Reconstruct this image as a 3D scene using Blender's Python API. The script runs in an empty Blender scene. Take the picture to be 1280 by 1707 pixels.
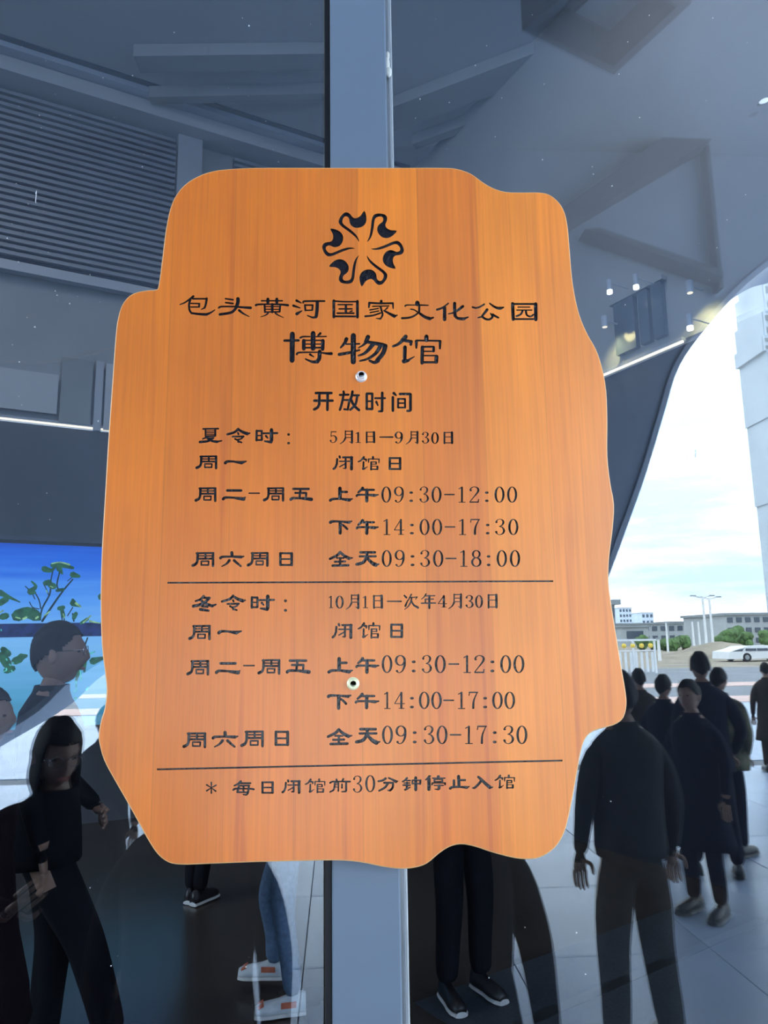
import bpy, bmesh, math, random
from mathutils import Vector, Matrix
from mathutils.geometry import delaunay_2d_cdt
random.seed(7)
SC = bpy.context.scene
COL = SC.collection

# ---------------------------------------------------------------- camera
FPX, IW, IH = 1230.0, 1280, 1707
CAM = Vector((0.0, -0.95, 1.83))
PITCH, YAW, ROLL = math.radians(9.85), math.radians(3.7), math.radians(0.85)
Fw = Vector((math.sin(YAW)*math.cos(PITCH), math.cos(YAW)*math.cos(PITCH), math.sin(PITCH)))
R0 = Vector((math.cos(YAW), -math.sin(YAW), 0)); U0 = R0.cross(Fw)
Rt = R0*math.cos(ROLL) - U0*math.sin(ROLL); Up = U0*math.cos(ROLL) + R0*math.sin(ROLL)
cd = bpy.data.cameras.new('camera'); cam = bpy.data.objects.new('camera', cd); COL.objects.link(cam)
cd.sensor_fit = 'VERTICAL'; cd.sensor_height = 36; cd.lens = 36*FPX/IH
cd.clip_start = 0.02; cd.clip_end = 2000
M3 = Matrix((Rt, Up, -Fw)).transposed()
cam.matrix_world = Matrix.Translation(CAM) @ M3.to_4x4()
SC.camera = cam

# ---------------------------------------------------------------- exposure, sky
SC.view_settings.view_transform = 'Standard'; SC.view_settings.look = 'None'
SC.view_settings.exposure = 0.0; SC.view_settings.gamma = 1.0
SC.view_settings.use_curve_mapping = False
SKY = 8.6
w = bpy.data.worlds.new('sky'); SC.world = w; w.use_nodes = True
nt = w.node_tree; nt.nodes.clear()
def N(nt, t, **k):
    n = nt.nodes.new(t)
    for a, b in k.items():
        if a == 'op': n.operation = b
        elif a.startswith('i'):
            n.inputs[int(a[1:])].default_value = b
        else: setattr(n, a, b)
    return n
def L(nt, a, b): nt.links.new(a, b)
def ramp(nt, stops, interp='LINEAR'):
    r = nt.nodes.new('ShaderNodeValToRGB'); r.color_ramp.interpolation = interp
    e = r.color_ramp.elements
    while len(e) < len(stops): e.new(0.5)
    for i, (p, c) in enumerate(stops):
        e[i].position = p; e[i].color = (c[0], c[1], c[2], 1) if not isinstance(c, (int, float)) else (c, c, c, 1)
    return r
tc = N(nt, 'ShaderNodeTexCoord'); sep = N(nt, 'ShaderNodeSeparateXYZ'); L(nt, tc.outputs['Generated'], sep.inputs[0])
mp = N(nt, 'ShaderNodeMapping'); mp.inputs['Scale'].default_value = (1.6, 1.6, 9.0); L(nt, tc.outputs['Generated'], mp.inputs[0])
nz = N(nt, 'ShaderNodeTexNoise'); nz.inputs['Scale'].default_value = 1.9; nz.inputs['Detail'].default_value = 6; nz.inputs['Roughness'].default_value = 0.55
L(nt, mp.outputs[0], nz.inputs['Vector'])
base = ramp(nt, [(0.0, (0.45, 0.62, 0.80)), (0.08, (0.50, 0.72, 0.95)), (0.2, (0.62, 0.88, 1.02)), (0.5, (0.85, 1.0, 1.05)), (1.0, (0.8, 0.95, 1.05))])
L(nt, sep.outputs[2], base.inputs[0])
cl = ramp(nt, [(0.40, 0.0), (0.62, 1.0)]); L(nt, nz.outputs[0], cl.inputs[0])
cm = N(nt, 'ShaderNodeMix', data_type='RGBA'); L(nt, cl.outputs[0], cm.inputs[0]); L(nt, base.outputs[0], cm.inputs[6])
cm.inputs[7].default_value = (0.98, 1.03, 1.05, 1)
bg = N(nt, 'ShaderNodeBackground'); bg.inputs[1].default_value = SKY
L(nt, cm.outputs[2], bg.inputs[0]); wo = N(nt, 'ShaderNodeOutputWorld'); L(nt, bg.outputs[0], wo.inputs[0])
w.cycles.sampling_method = 'MANUAL'; w.cycles.sample_map_resolution = 512

# ---------------------------------------------------------------- pixel -> place helpers
def ray(px, py):
    return (Fw*FPX + Rt*(px-640) + Up*(853.5-py)).normalized()
def atY(px, py, y):
    d = ray(px, py); return CAM + d*((y-CAM.y)/d.y)
def atZ(px, py, z):
    d = ray(px, py); return CAM + d*((z-CAM.z)/d.z)
def mir(p): return Vector((p.x, -p.y, p.z))
def RY(px, py, yv): return mir(atY(px, py, yv))       # a place mirrored in the glass
def RZ(px, py, z): return mir(atZ(px, py, z))

# ---------------------------------------------------------------- materials
def pmat(name, col, rough=0.6, metal=0.0, spec=0.5, noise=0.0, nscale=8.0, emit=None, estr=0.0, coat=0.0, bump=0.0, stretch=(1, 1, 1)):
    m = bpy.data.materials.new(name); m.use_nodes = True; t = m.node_tree
    b = t.nodes['Principled BSDF']
    b.inputs['Roughness'].default_value = rough; b.inputs['Metallic'].default_value = metal
    b.inputs['Specular IOR Level'].default_value = spec; b.inputs['Coat Weight'].default_value = coat
    b.inputs['Base Color'].default_value = (*col, 1)
    if noise > 0 or bump > 0:
        tcn = N(t, 'ShaderNodeTexCoord'); mpn = N(t, 'ShaderNodeMapping'); mpn.inputs['Scale'].default_value = stretch
        L(t, tcn.outputs['Object'], mpn.inputs[0])
        n = N(t, 'ShaderNodeTexNoise'); n.inputs['Scale'].default_value = nscale; n.inputs['Detail'].default_value = 5
        L(t, mpn.outputs[0], n.inputs['Vector'])
        r = ramp(t, [(0.3, tuple(c*(1-noise) for c in col)), (0.7, tuple(min(1, c*(1+noise)) for c in col))])
        L(t, n.outputs[0], r.inputs[0]); L(t, r.outputs[0], b.inputs['Base Color'])
        if bump > 0:
            bp = N(t, 'ShaderNodeBump'); bp.inputs['Strength'].default_value = bump; bp.inputs['Distance'].default_value = 0.01
            L(t, n.outputs[0], bp.inputs['Height']); L(t, bp.outputs[0], b.inputs['Normal'])
    if emit:
        b.inputs['Emission Color'].default_value = (*emit, 1); b.inputs['Emission Strength'].default_value = estr
    return m
MAT = {}
MAT['mullion'] = pmat('mullion_paint', (0.145, 0.185, 0.25), 0.38, noise=0.04, nscale=3)
MAT['gasket'] = pmat('gasket_rubber', (0.012, 0.011, 0.015), 0.5)
MAT['glass_edge'] = pmat('glass_edge', (0.42, 0.44, 0.46), 0.25, metal=0.3, noise=0.25, nscale=30, stretch=(60, 1, 1))
MAT['sealant'] = pmat('sealant', (0.62, 0.6, 0.55), 0.35)
MAT['shell'] = pmat('shell_panel', (0.25, 0.30, 0.38), 0.6, noise=0.06, nscale=0.6)
MAT['shell_rim'] = pmat('shell_rim', (0.36, 0.42, 0.52), 0.5, noise=0.04, nscale=1)
MAT['soffit'] = pmat('soffit_paint', (0.34, 0.39, 0.45), 0.6, noise=0.05, nscale=0.5)
MAT['dark_metal'] = pmat('dark_metal', (0.05, 0.06, 0.085), 0.45, noise=0.1, nscale=4)
MAT['gallery_panel'] = pmat('gallery_panel', (0.19, 0.215, 0.22), 0.6, noise=0.1, nscale=1)
MAT['slat'] = pmat('slat_metal', (0.17, 0.19, 0.225), 0.45, noise=0.05, nscale=3)
MAT['light_trim'] = pmat('light_trim', (0.30, 0.33, 0.37), 0.4, noise=0.04, nscale=2)
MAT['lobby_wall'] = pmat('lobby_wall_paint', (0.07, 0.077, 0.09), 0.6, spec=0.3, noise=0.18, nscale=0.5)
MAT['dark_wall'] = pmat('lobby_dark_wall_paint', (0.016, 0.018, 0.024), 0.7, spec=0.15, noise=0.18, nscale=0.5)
MAT['lobby_upper'] = pmat('lobby_upper_wall', (0.25, 0.265, 0.28), 0.6, noise=0.12, nscale=0.6)
MAT['lobby_ceiling'] = pmat('lobby_ceiling_paint', (0.36, 0.385, 0.40), 0.7, noise=0.05, nscale=0.4)
MAT['lobby_floor'] = pmat('lobby_floor_stone', (0.050, 0.044, 0.038), 0.26, spec=0.4, noise=0.2, nscale=1.4)
MAT['mat'] = pmat('entrance_mat', (0.03, 0.04, 0.05), 0.8, noise=0.2, nscale=60)
MAT['mat_border'] = pmat('mat_border', (0.015, 0.018, 0.022), 0.5)
MAT['counter'] = pmat('counter_stone', (0.14, 0.145, 0.14), 0.5, noise=0.1, nscale=2)
MAT['black'] = pmat('black_cloth', (0.006, 0.007, 0.010), 0.9, spec=0.12, noise=0.2, nscale=20)
MAT['navy'] = pmat('navy_cloth', (0.008, 0.010, 0.022), 0.9, spec=0.12, noise=0.2, nscale=20)
MAT['maroon'] = pmat('dark_maroon_cloth', (0.012, 0.006, 0.009), 0.9, spec=0.12, noise=0.2, nscale=20)
MAT['grey_cloth'] = pmat('grey_cloth', (0.035, 0.035, 0.036), 0.9, spec=0.12, noise=0.2, nscale=16)
MAT['brown_cloth'] = pmat('brown_cloth', (0.035, 0.028, 0.024), 0.9, spec=0.12, noise=0.2, nscale=16)
MAT['jeans'] = pmat('denim', (0.10, 0.17, 0.27), 0.8, noise=0.25, nscale=40)
MAT['camo'] = pmat('camouflage_cloth', (0.10, 0.10, 0.06), 0.8, noise=0.8, nscale=11)
MAT['skin'] = pmat('skin', (0.27, 0.165, 0.12), 0.5, noise=0.05, nscale=12)
MAT['lips'] = pmat('lips', (0.35, 0.12, 0.10), 0.5)
MAT['eye'] = pmat('eye', (0.03, 0.02, 0.02), 0.2)
MAT['hair'] = pmat('black_hair', (0.010, 0.009, 0.009), 0.6, spec=0.2, noise=0.4, nscale=60, stretch=(1, 1, 0.2), bump=0.3)
MAT['white_shoe'] = pmat('white_rubber', (0.6, 0.6, 0.58), 0.5, noise=0.1, nscale=20)
MAT['orange_shoe'] = pmat('orange_shoe_panel', (0.62, 0.17, 0.09), 0.6, noise=0.15, nscale=30)
MAT['white_leather'] = pmat('white_shoe_leather', (0.55, 0.60, 0.62), 0.5, noise=0.1, nscale=20)
MAT['black_shoe'] = pmat('black_shoe_leather', (0.012, 0.012, 0.014), 0.4, noise=0.2, nscale=20)
MAT['glasses'] = pmat('spectacle_metal', (0.7, 0.7, 0.72), 0.2, metal=1.0)
MAT['steel'] = pmat('bolt_steel', (0.85, 0.82, 0.82), 0.38, metal=0.5, noise=0.1, nscale=300)
MAT['brass'] = pmat('bolt_zinc_yellow', (0.84, 0.86, 0.58), 0.38, metal=0.5, noise=0.1, nscale=300)
MAT['lacquer'] = None
MAT['asphalt'] = pmat('asphalt', (0.20, 0.22, 0.25), 0.8, noise=0.12, nscale=0.5)
MAT['paver'] = pmat('stone_paver', (0.34, 0.42, 0.56), 0.33, noise=0.12, nscale=1.2)
MAT['paver_b'] = pmat('stone_paver_dark', (0.32, 0.395, 0.53), 0.36, noise=0.12, nscale=1.2)
MAT['joint'] = pmat('paving_joint', (0.14, 0.16, 0.19), 0.8)
MAT['kerb'] = pmat('pink_kerb_stone', (0.62, 0.46, 0.42), 0.8, noise=0.1, nscale=1)
MAT['earth'] = pmat('bare_earth', (0.30, 0.26, 0.20), 0.9, noise=0.25, nscale=0.4)
MAT['leaf'] = pmat('tree_leaves', (0.09, 0.17, 0.05), 0.7, noise=0.5, nscale=1.5)
MAT['bark'] = pmat('tree_bark', (0.12, 0.09, 0.06), 0.9, noise=0.3, nscale=5)
MAT['white_paint'] = pmat('white_painted_metal', (0.75, 0.77, 0.8), 0.4, noise=0.05, nscale=2)
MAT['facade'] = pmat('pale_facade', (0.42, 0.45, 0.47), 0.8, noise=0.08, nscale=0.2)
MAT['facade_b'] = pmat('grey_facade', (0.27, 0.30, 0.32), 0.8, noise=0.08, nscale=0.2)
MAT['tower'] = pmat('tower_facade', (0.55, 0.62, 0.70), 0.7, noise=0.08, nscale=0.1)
MAT['window'] = pmat('window_glass_dark', (0.07, 0.09, 0.12), 0.15)
MAT['yellow'] = pmat('yellow_lantern', (0.75, 0.55, 0.08), 0.6, emit=(0.9, 0.6, 0.1), estr=0.8)
MAT['dust'] = pmat('dust_speck', (0.8, 0.8, 0.82), 0.6)
MAT['lamp_strip'] = pmat('lit_led_strip', (0.9, 0.85, 0.7), 0.5, emit=(1.0, 0.86, 0.62), estr=1.5)
MAT['lamp_white'] = pmat('lit_downlight', (0.9, 0.9, 0.9), 0.5, emit=(1.0, 0.97, 0.9), estr=5.0)
MAT['rubber'] = pmat('tyre_rubber', (0.02, 0.02, 0.02), 0.8)

def make_lacquer():
    m = bpy.data.materials.new('black_lacquer'); m.use_nodes = True; t = m.node_tree; b = t.nodes['Principled BSDF']
    b.inputs['Base Color'].default_value = (0.008, 0.006, 0.010, 1); b.inputs['Roughness'].default_value = 0.07
    b.inputs['Specular IOR Level'].default_value = 0.5
    c = N(t, 'ShaderNodeTexCoord'); mm = N(t, 'ShaderNodeMapping'); mm.inputs['Scale'].default_value = (330, 1, 130)
    L(t, c.outputs['Object'], mm.inputs[0]); n = N(t, 'ShaderNodeTexNoise'); n.inputs['Scale'].default_value = 1.0; n.inputs['Detail'].default_value = 3
    L(t, mm.outputs[0], n.inputs['Vector']); bp = N(t, 'ShaderNodeBump'); bp.inputs['Strength'].default_value = 1.0; bp.inputs['Distance'].default_value = 0.0015
    L(t, n.outputs[0], bp.inputs['Height']); L(t, bp.outputs[0], b.inputs['Normal'])
    return m
MAT['lacquer'] = make_lacquer()

def make_wood():
    m = bpy.data.materials.new('orange_lacquered_wood'); m.use_nodes = True; t = m.node_tree; b = t.nodes['Principled BSDF']
    c = N(t, 'ShaderNodeTexCoord'); s = N(t, 'ShaderNodeSeparateXYZ'); L(t, c.outputs['Object'], s.inputs[0])
    # wander of the stave joints and the grain
    wn = N(t, 'ShaderNodeTexNoise'); wn.inputs['Scale'].default_value = 2.2; wn.inputs['Detail'].default_value = 2
    L(t, c.outputs['Object'], wn.inputs['Vector'])
    # stave tone: 1-D white noise per 62 mm stave, its end joints from z
    sx = N(t, 'ShaderNodeMath', op='MULTIPLY'); L(t, s.outputs[0], sx.inputs[0]); sx.inputs[1].default_value = 13.0
    fl = N(t, 'ShaderNodeMath', op='FLOOR'); L(t, sx.outputs[0], fl.inputs[0])
    w1 = N(t, 'ShaderNodeTexWhiteNoise', noise_dimensions='1D'); L(t, fl.outputs[0], w1.inputs['W'])
    # add end joint split
    off = N(t, 'ShaderNodeMath', op='MULTIPLY_ADD'); L(t, s.outputs[2], off.inputs[0]); off.inputs[1].default_value = 0.0; L(t, w1.outputs[0], off.inputs[2])
    fz = N(t, 'ShaderNodeMath', op='FLOOR'); L(t, off.outputs[0], fz.inputs[0])
    ad = N(t, 'ShaderNodeMath', op='MULTIPLY_ADD'); L(t, fz.outputs[0], ad.inputs[0]); ad.inputs[1].default_value = 31.7; L(t, fl.outputs[0], ad.inputs[2])
    w2 = N(t, 'ShaderNodeTexWhiteNoise', noise_dimensions='1D'); L(t, ad.outputs[0], w2.inputs['W'])
    tone = ramp(t, [(0.0, (0.79, 0.185, 0.002)), (0.5, (0.90, 0.225, 0.003)), (1.0, (0.97, 0.27, 0.006))]); L(t, w2.outputs[0], tone.inputs[0])
    # grain: long vertical streaks, offset per stave
    off3 = N(t, 'ShaderNodeCombineXYZ'); L(t, w2.outputs[0], off3.inputs[1])
    vm = N(t, 'ShaderNodeVectorMath', op='ADD'); L(t, c.outputs['Object'], vm.inputs[0]); L(t, off3.outputs[0], vm.inputs[1])
    mp1 = N(t, 'ShaderNodeMapping'); mp1.inputs['Scale'].default_value = (58, 3, 1.3); L(t, vm.outputs[0], mp1.inputs[0])
    n1 = N(t, 'ShaderNodeTexNoise'); n1.inputs['Scale'].default_value = 1; n1.inputs['Detail'].default_value = 5; n1.inputs['Distortion'].default_value = 0.35
    L(t, mp1.outputs[0], n1.inputs['Vector'])
    g1 = ramp(t, [(0.34, (1.02, 1.02, 1.02)), (0.48, (0.95, 0.90, 0.85)), (0.58, (1, 1, 1)), (0.70, (0.82, 0.68, 0.6))]); L(t, n1.outputs[0], g1.inputs[0])
    mp2 = N(t, 'ShaderNodeMapping'); mp2.inputs['Scale'].default_value = (420, 3, 9); L(t, vm.outputs[0], mp2.inputs[0])
    n2 = N(t, 'ShaderNodeTexNoise'); n2.inputs['Scale'].default_value = 1; n2.inputs['Detail'].default_value = 4; L(t, mp2.outputs[0], n2.inputs['Vector'])
    g2 = ramp(t, [(0.3, 1.03), (0.75, 0.90)]); L(t, n2.outputs[0], g2.inputs[0])
    mp3 = N(t, 'ShaderNodeMapping'); mp3.inputs['Scale'].default_value = (5, 3, 3); L(t, vm.outputs[0], mp3.inputs[0])
    n3 = N(t, 'ShaderNodeTexNoise'); n3.inputs['Scale'].default_value = 1.4; n3.inputs['Detail'].default_value = 3; L(t, mp3.outputs[0], n3.inputs['Vector'])
    g3 = ramp(t, [(0.3, 0.88), (0.7, 1.06)]); L(t, n3.outputs[0], g3.inputs[0])
    cur = tone.outputs[0]
    for g in (g1, g2, g3):
        x = N(t, 'ShaderNodeMix', data_type='RGBA', blend_type='MULTIPLY'); x.inputs[0].default_value = 1.0
        L(t, cur, x.inputs[6]); L(t, g.outputs[0], x.inputs[7]); cur = x.outputs[2]
    # seam lines
    fr = N(t, 'ShaderNodeMath', op='FRACT'); L(t, sx.outputs[0], fr.inputs[0])
    sm = ramp(t, [(0.0, 0.80), (0.02, 1.0)], 'LINEAR'); L(t, fr.outputs[0], sm.inputs[0])
    x = N(t, 'ShaderNodeMix', data_type='RGBA', blend_type='MULTIPLY'); x.inputs[0].default_value = 1.0
    L(t, cur, x.inputs[6]); L(t, sm.outputs[0], x.inputs[7]); cur = x.outputs[2]
    L(t, cur, b.inputs['Base Color'])
    b.inputs['Roughness'].default_value = 0.5; b.inputs['Specular IOR Level'].default_value = 0.25; b.inputs['Coat Weight'].default_value = 1.0; b.inputs['Coat Roughness'].default_value = 0.36; b.inputs['Coat IOR'].default_value = 1.7
    bp = N(t, 'ShaderNodeBump'); bp.inputs['Strength'].default_value = 0.18; bp.inputs['Distance'].default_value = 0.0006
    L(t, n2.outputs[0], bp.inputs['Height']); L(t, bp.outputs[0], b.inputs['Normal'])
    return m
MAT['wood'] = make_wood()
def make_edge():
    m = pmat('wood_edge', (0.80, 0.42, 0.17), 0.35, noise=0.1, nscale=40, stretch=(1, 1, 0.2)); return m
MAT['wood_edge'] = make_edge()

def make_glass():
    # coated facade glass: lets the lobby through, mirrors the plaza
    m = bpy.data.materials.new('coated_glass'); m.use_nodes = True; t = m.node_tree; t.nodes.clear()
    tr = N(t, 'ShaderNodeBsdfTransparent'); tr.inputs[0].default_value = (0.86, 0.88, 0.92, 1)
    gl = N(t, 'ShaderNodeBsdfGlossy'); gl.inputs['Color'].default_value = (0.93, 0.97, 1.0, 1); gl.inputs['Roughness'].default_value = 0.0
    fz = N(t, 'ShaderNodeFresnel'); ge = N(t, 'ShaderNodeNewGeometry')
    io = N(t, 'ShaderNodeMath', op='MULTIPLY_ADD'); L(t, ge.outputs['Backfacing'], io.inputs[0]); io.inputs[1].default_value = 1/1.5-1.5; io.inputs[2].default_value = 1.5; L(t, io.outputs[0], fz.inputs[0])
    a = N(t, 'ShaderNodeMath', op='MULTIPLY_ADD'); L(t, fz.outputs[0], a.inputs[0]); a.inputs[1].default_value = 1.0; a.inputs[2].default_value = 0.075
    mx = N(t, 'ShaderNodeMixShader'); L(t, a.outputs[0], mx.inputs[0]); L(t, tr.outputs[0], mx.inputs[1]); L(t, gl.outputs[0], mx.inputs[2])
    o = N(t, 'ShaderNodeOutputMaterial'); L(t, mx.outputs[0], o.inputs[0])
    return m
MAT['glass'] = make_glass()

def make_screen():
    m = bpy.data.materials.new('lit_screen_picture'); m.use_nodes = True; t = m.node_tree; t.nodes.clear()
    c = N(t, 'ShaderNodeTexCoord'); s = N(t, 'ShaderNodeSeparateXYZ'); L(t, c.outputs['Object'], s.inputs[0])
    mp = N(t, 'ShaderNodeMapping'); mp.inputs['Scale'].default_value = (0.5, 1, 9); L(t, c.outputs['Object'], mp.inputs[0])
    n = N(t, 'ShaderNodeTexNoise'); n.inputs['Scale'].default_value = 1.3; n.inputs['Detail'].default_value = 4; L(t, mp.outputs[0], n.inputs['Vector'])
    a = N(t, 'ShaderNodeMath', op='MULTIPLY_ADD'); L(t, n.outputs[0], a.inputs[0]); a.inputs[1].default_value = 0.55; L(t, s.outputs[2], a.inputs[2])
    # z runs 0.. 2.1 m up the screen
    d = N(t, 'ShaderNodeMath', op='MULTIPLY_ADD'); L(t, a.outputs[0], d.inputs[0]); d.inputs[1].default_value = 0.42; d.inputs[2].default_value = 0.03
    r = ramp(t, [(0.0, (0.03, 0.12, 0.16)), (0.28, (0.09, 0.38, 0.60)), (0.5, (0.22, 0.55, 0.95)), (0.7, (0.10, 0.36, 0.95)), (0.86, (0.02, 0.16, 0.80)), (1.0, (0.01, 0.07, 0.55))])
    L(t, d.outputs[0], r.inputs[0])
    e = N(t, 'ShaderNodeEmission'); e.inputs[1].default_value = 1.25; L(t, r.outputs[0], e.inputs[0])
    o = N(t, 'ShaderNodeOutputMaterial'); L(t, e.outputs[0], o.inputs[0]); return m
MAT['screen'] = make_screen()
def emat(name, col, k):
    m = bpy.data.materials.new(name); m.use_nodes = True; t = m.node_tree; t.nodes.clear()
    e = N(t, 'ShaderNodeEmission'); e.inputs[0].default_value = (*col, 1); e.inputs[1].default_value = k
    n = N(t, 'ShaderNodeTexNoise'); n.inputs['Scale'].default_value = 14; c = N(t, 'ShaderNodeTexCoord'); L(t, c.outputs['Object'], n.inputs['Vector'])
    r = ramp(t, [(0.35, tuple(x*0.6 for x in col)), (0.65, tuple(min(1, x*1.5) for x in col))]); L(t, n.outputs[0], r.inputs[0]); L(t, r.outputs[0], e.inputs[0])
    o = N(t, 'ShaderNodeOutputMaterial'); L(t, e.outputs[0], o.inputs[0]); return m
MAT['scr_green'] = emat('screen_plant_green', (0.03, 0.14, 0.07), 1.0)
MAT['scr_dark'] = emat('screen_plant_dark', (0.012, 0.035, 0.045), 1.0)
MAT['scr_light'] = emat('screen_plant_pale', (0.35, 0.65, 0.30), 1.0)
MAT['scr_teal'] = emat('screen_plant_teal', (0.12, 0.65, 0.6), 1.0)
MAT['scr_band'] = emat('screen_dark_band', (0.02, 0.035, 0.14), 1.0)

# ---------------------------------------------------------------- object helpers
def tag(o, label=None, cat=None, group=None, kind=None):
    if label: o['label'] = label
    if cat: o['category'] = cat
    if group: o['group'] = group
    if kind: o['kind'] = kind
    return o
def empty(name, loc=(0, 0, 0), rz=0, **k):
    o = bpy.data.objects.new(name, None); COL.objects.link(o); o.location = loc; o.rotation_euler = (0, 0, rz)
    o.empty_display_size = 0.1
    return tag(o, **k)
def mesh_obj(name, verts, faces, mat, parent=None, smooth=False, mats=None, midx=None, **k):
    me = bpy.data.meshes.new(name); me.from_pydata([tuple(v) for v in verts], [], faces)
    for mm in (mats or [mat]): me.materials.append(mm)
    if midx: me.polygons.foreach_set('material_index', midx)
    if smooth: me.polygons.foreach_set('use_smooth', [True]*len(me.polygons))
    me.update()
    o = bpy.data.objects.new(name, me); COL.objects.link(o)
    if parent: o.parent = parent
    return tag(o, **k)
def bm_obj(name, bm, mat, parent=None, smooth=False, **k):
    bmesh.ops.recalc_face_normals(bm, faces=bm.faces)
    me = bpy.data.meshes.new(name); bm.to_mesh(me); bm.free()
    me.materials.append(mat)
    if smooth: me.polygons.foreach_set('use_smooth', [True]*len(me.polygons))
    o = bpy.data.objects.new(name, me); COL.objects.link(o)
    if parent: o.parent = parent
    return tag(o, **k)
def add_box(bm, c, s, rot=None, bev=0.0):
    r = bmesh.ops.create_cube(bm, size=1.0)
    vs = r['verts']
    bmesh.ops.scale(bm, vec=s, verts=vs)
    if bev > 0:
        es = list({e for v in vs for e in v.link_edges})
        rr = bmesh.ops.bevel(bm, geom=es, offset=bev, segments=2, affect='EDGES', profile=0.5)
        vs = list({v for f in rr['faces'] for v in f.verts} | {v for v in vs if v.is_valid})
    if rot is not None: bmesh.ops.rotate(bm, cent=(0, 0, 0), matrix=rot, verts=vs)
    bmesh.ops.translate(bm, vec=c, verts=vs)
    return vs
def box(name, c, s, mat, parent=None, rot=None, bev=0.0, **k):
    bm = bmesh.new(); add_box(bm, c, s, rot, bev); return bm_obj(name, bm, mat, parent, **k)
def add_cyl(bm, a, b, r1, r2=None, seg=12):
    a = Vector(a); b = Vector(b); r2 = r1 if r2 is None else r2; d = b-a
    q = d.to_track_quat('Z', 'Y').to_matrix()
    res = bmesh.ops.create_cone(bm, cap_ends=True, segments=seg, radius1=r1, radius2=r2, depth=d.length)
    bmesh.ops.rotate(bm, cent=(0, 0, 0), matrix=q, verts=res['verts']); bmesh.ops.translate(bm, vec=(a+b)/2, verts=res['verts'])
    return res['verts']
def cyl(name, a, b, r, mat, parent=None, r2=None, seg=12, smooth=True, **k):
    bm = bmesh.new(); add_cyl(bm, a, b, r, r2, seg); return bm_obj(name, bm, mat, parent, smooth=False, **k)
def tube(name, pts, r, mat, parent=None, seg=6, **k):
    pts = [Vector(p) for p in pts]; vs = []; fs = []
    for i, p in enumerate(pts):
        d = (pts[min(i+1, len(pts)-1)] - pts[max(i-1, 0)]).normalized()
        q = d.to_track_quat('Z', 'Y').to_matrix(); rr = r[i] if isinstance(r, (list, tuple)) else r
        for j in range(seg):
            a = 2*math.pi*j/seg; vs.append(p + q @ Vector((math.cos(a)*rr, math.sin(a)*rr, 0)))
    for i in range(len(pts)-1):
        for j in range(seg):
            fs.append((i*seg+j, i*seg+(j+1) % seg, (i+1)*seg+(j+1) % seg, (i+1)*seg+j))
    fs.append(tuple(range(seg))[::-1]); fs.append(tuple(range((len(pts)-1)*seg, len(pts)*seg)))
    return mesh_obj(name, vs, fs, mat, parent, smooth=True, **k)
def prism(name, poly, h, mat, parent=None, **k):
    """solid from a planar polygon (world points) pushed by vector h"""
    n = len(poly); vs = [Vector(p) for p in poly] + [Vector(p)+Vector(h) for p in poly]
    bm = bmesh.new(); bv = [bm.verts.new(v) for v in vs]
    bm.faces.new(bv[:n]); bm.faces.new(bv[n:][::-1])
    for i in range(n): bm.faces.new((bv[i], bv[(i+1) % n], bv[n+(i+1) % n], bv[n+i]))
    bmesh.ops.triangulate(bm, faces=[f for f in bm.faces if len(f.verts) > 4])
    return bm_obj(name, bm, mat, parent, **k)
def catmull(pts, n=4, closed=False):
    P = [Vector(p) for p in pts]; out = []; m = len(P); rng = range(m if closed else m-1)
    for i in rng:
        if closed: p0, p1, p2, p3 = P[i-1], P[i], P[(i+1) % m], P[(i+2) % m]
        else: p0, p1, p2, p3 = P[max(i-1, 0)], P[i], P[i+1], P[min(i+2, m-1)]
        for j in range(n):
            t = j/n
            out.append(0.5*((2*p1)+(p2-p0)*t+(2*p0-5*p1+4*p2-p3)*t*t+(3*p1-p0-3*p2+p3)*t*t*t))
    if not closed: out.append(P[-1])
    return out
#PART2
# ================================================================ THE GLASS FRONT
YM = -0.065                                   # face of the mullion
xl = (atY(549.5, 100, YM).x + atY(554, 1500, YM).x)/2
xr = (atY(641, 100, YM).x + atY(672.5, 1600, YM).x)/2
tag(box('trim_1', ((xl+xr)/2, YM+0.11, 6.5), (xr-xl, 0.22, 13.0), MAT['mullion'], bev=0.002), kind='structure')
xg = atY(541, 700, -0.02).x
g = tag(box('trim_2', ((xg+xl)/2, YM+0.03+0.06, 6.5), (xl-xg-0.0005, 0.12, 13.0), MAT['gasket'], bev=0.001), kind='structure')
# clear edge of the right pane with its bead of sealant
xe = atY(683, 1600, YM+0.02).x
tag(box('trim_3', ((xr+0.0005+xe)/2, YM+0.03+0.02, 6.5), (xe-xr-0.0005, 0.04, 13.0), MAT['glass_edge'], bev=0.0015), kind='structure')
tag(box('trim_4', (xr+0.0065, YM+0.026, 6.5), (0.0012, 0.004, 13.0), MAT['light_trim']), kind='structure')
pz = atY(648, 85, YM).z
bm = bmesh.new()
for (dx, dz, r, s) in [(0.003, 0, .004, 3.2), (0.005, -0.012, .0045, 2.0), (0.004, 0.014, .003, 2.4)]:
    res = bmesh.ops.create_icosphere(bm, subdivisions=2, radius=r)
    bmesh.ops.scale(bm, vec=(1, 0.6, s), verts=res['verts']); bmesh.ops.translate(bm, vec=(xr+dx, YM+0.024, pz+dz), verts=res['verts'])
tag(bm_obj('sealant_smear', bm, MAT['sealant'], smooth=True), 'whitish smear of sealant on the pane edge beside the mullion, above the sign', 'sealant')
# two panes, real sheets
def pane(name, x0, x1, y, rz=0.0):
    o = box(name, (0, 0, 0), (x1-x0, 0.012, 13.0), MAT['glass']); o.location = ((x0+x1)/2, y, 6.5); o.rotation_euler = (0, 0, rz)
    return tag(o, kind='structure')
pane('window_1', -9.0, xg-0.002, 0.0)
pane('window_2', xe+0.002, 11.0, 0.0)

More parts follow.
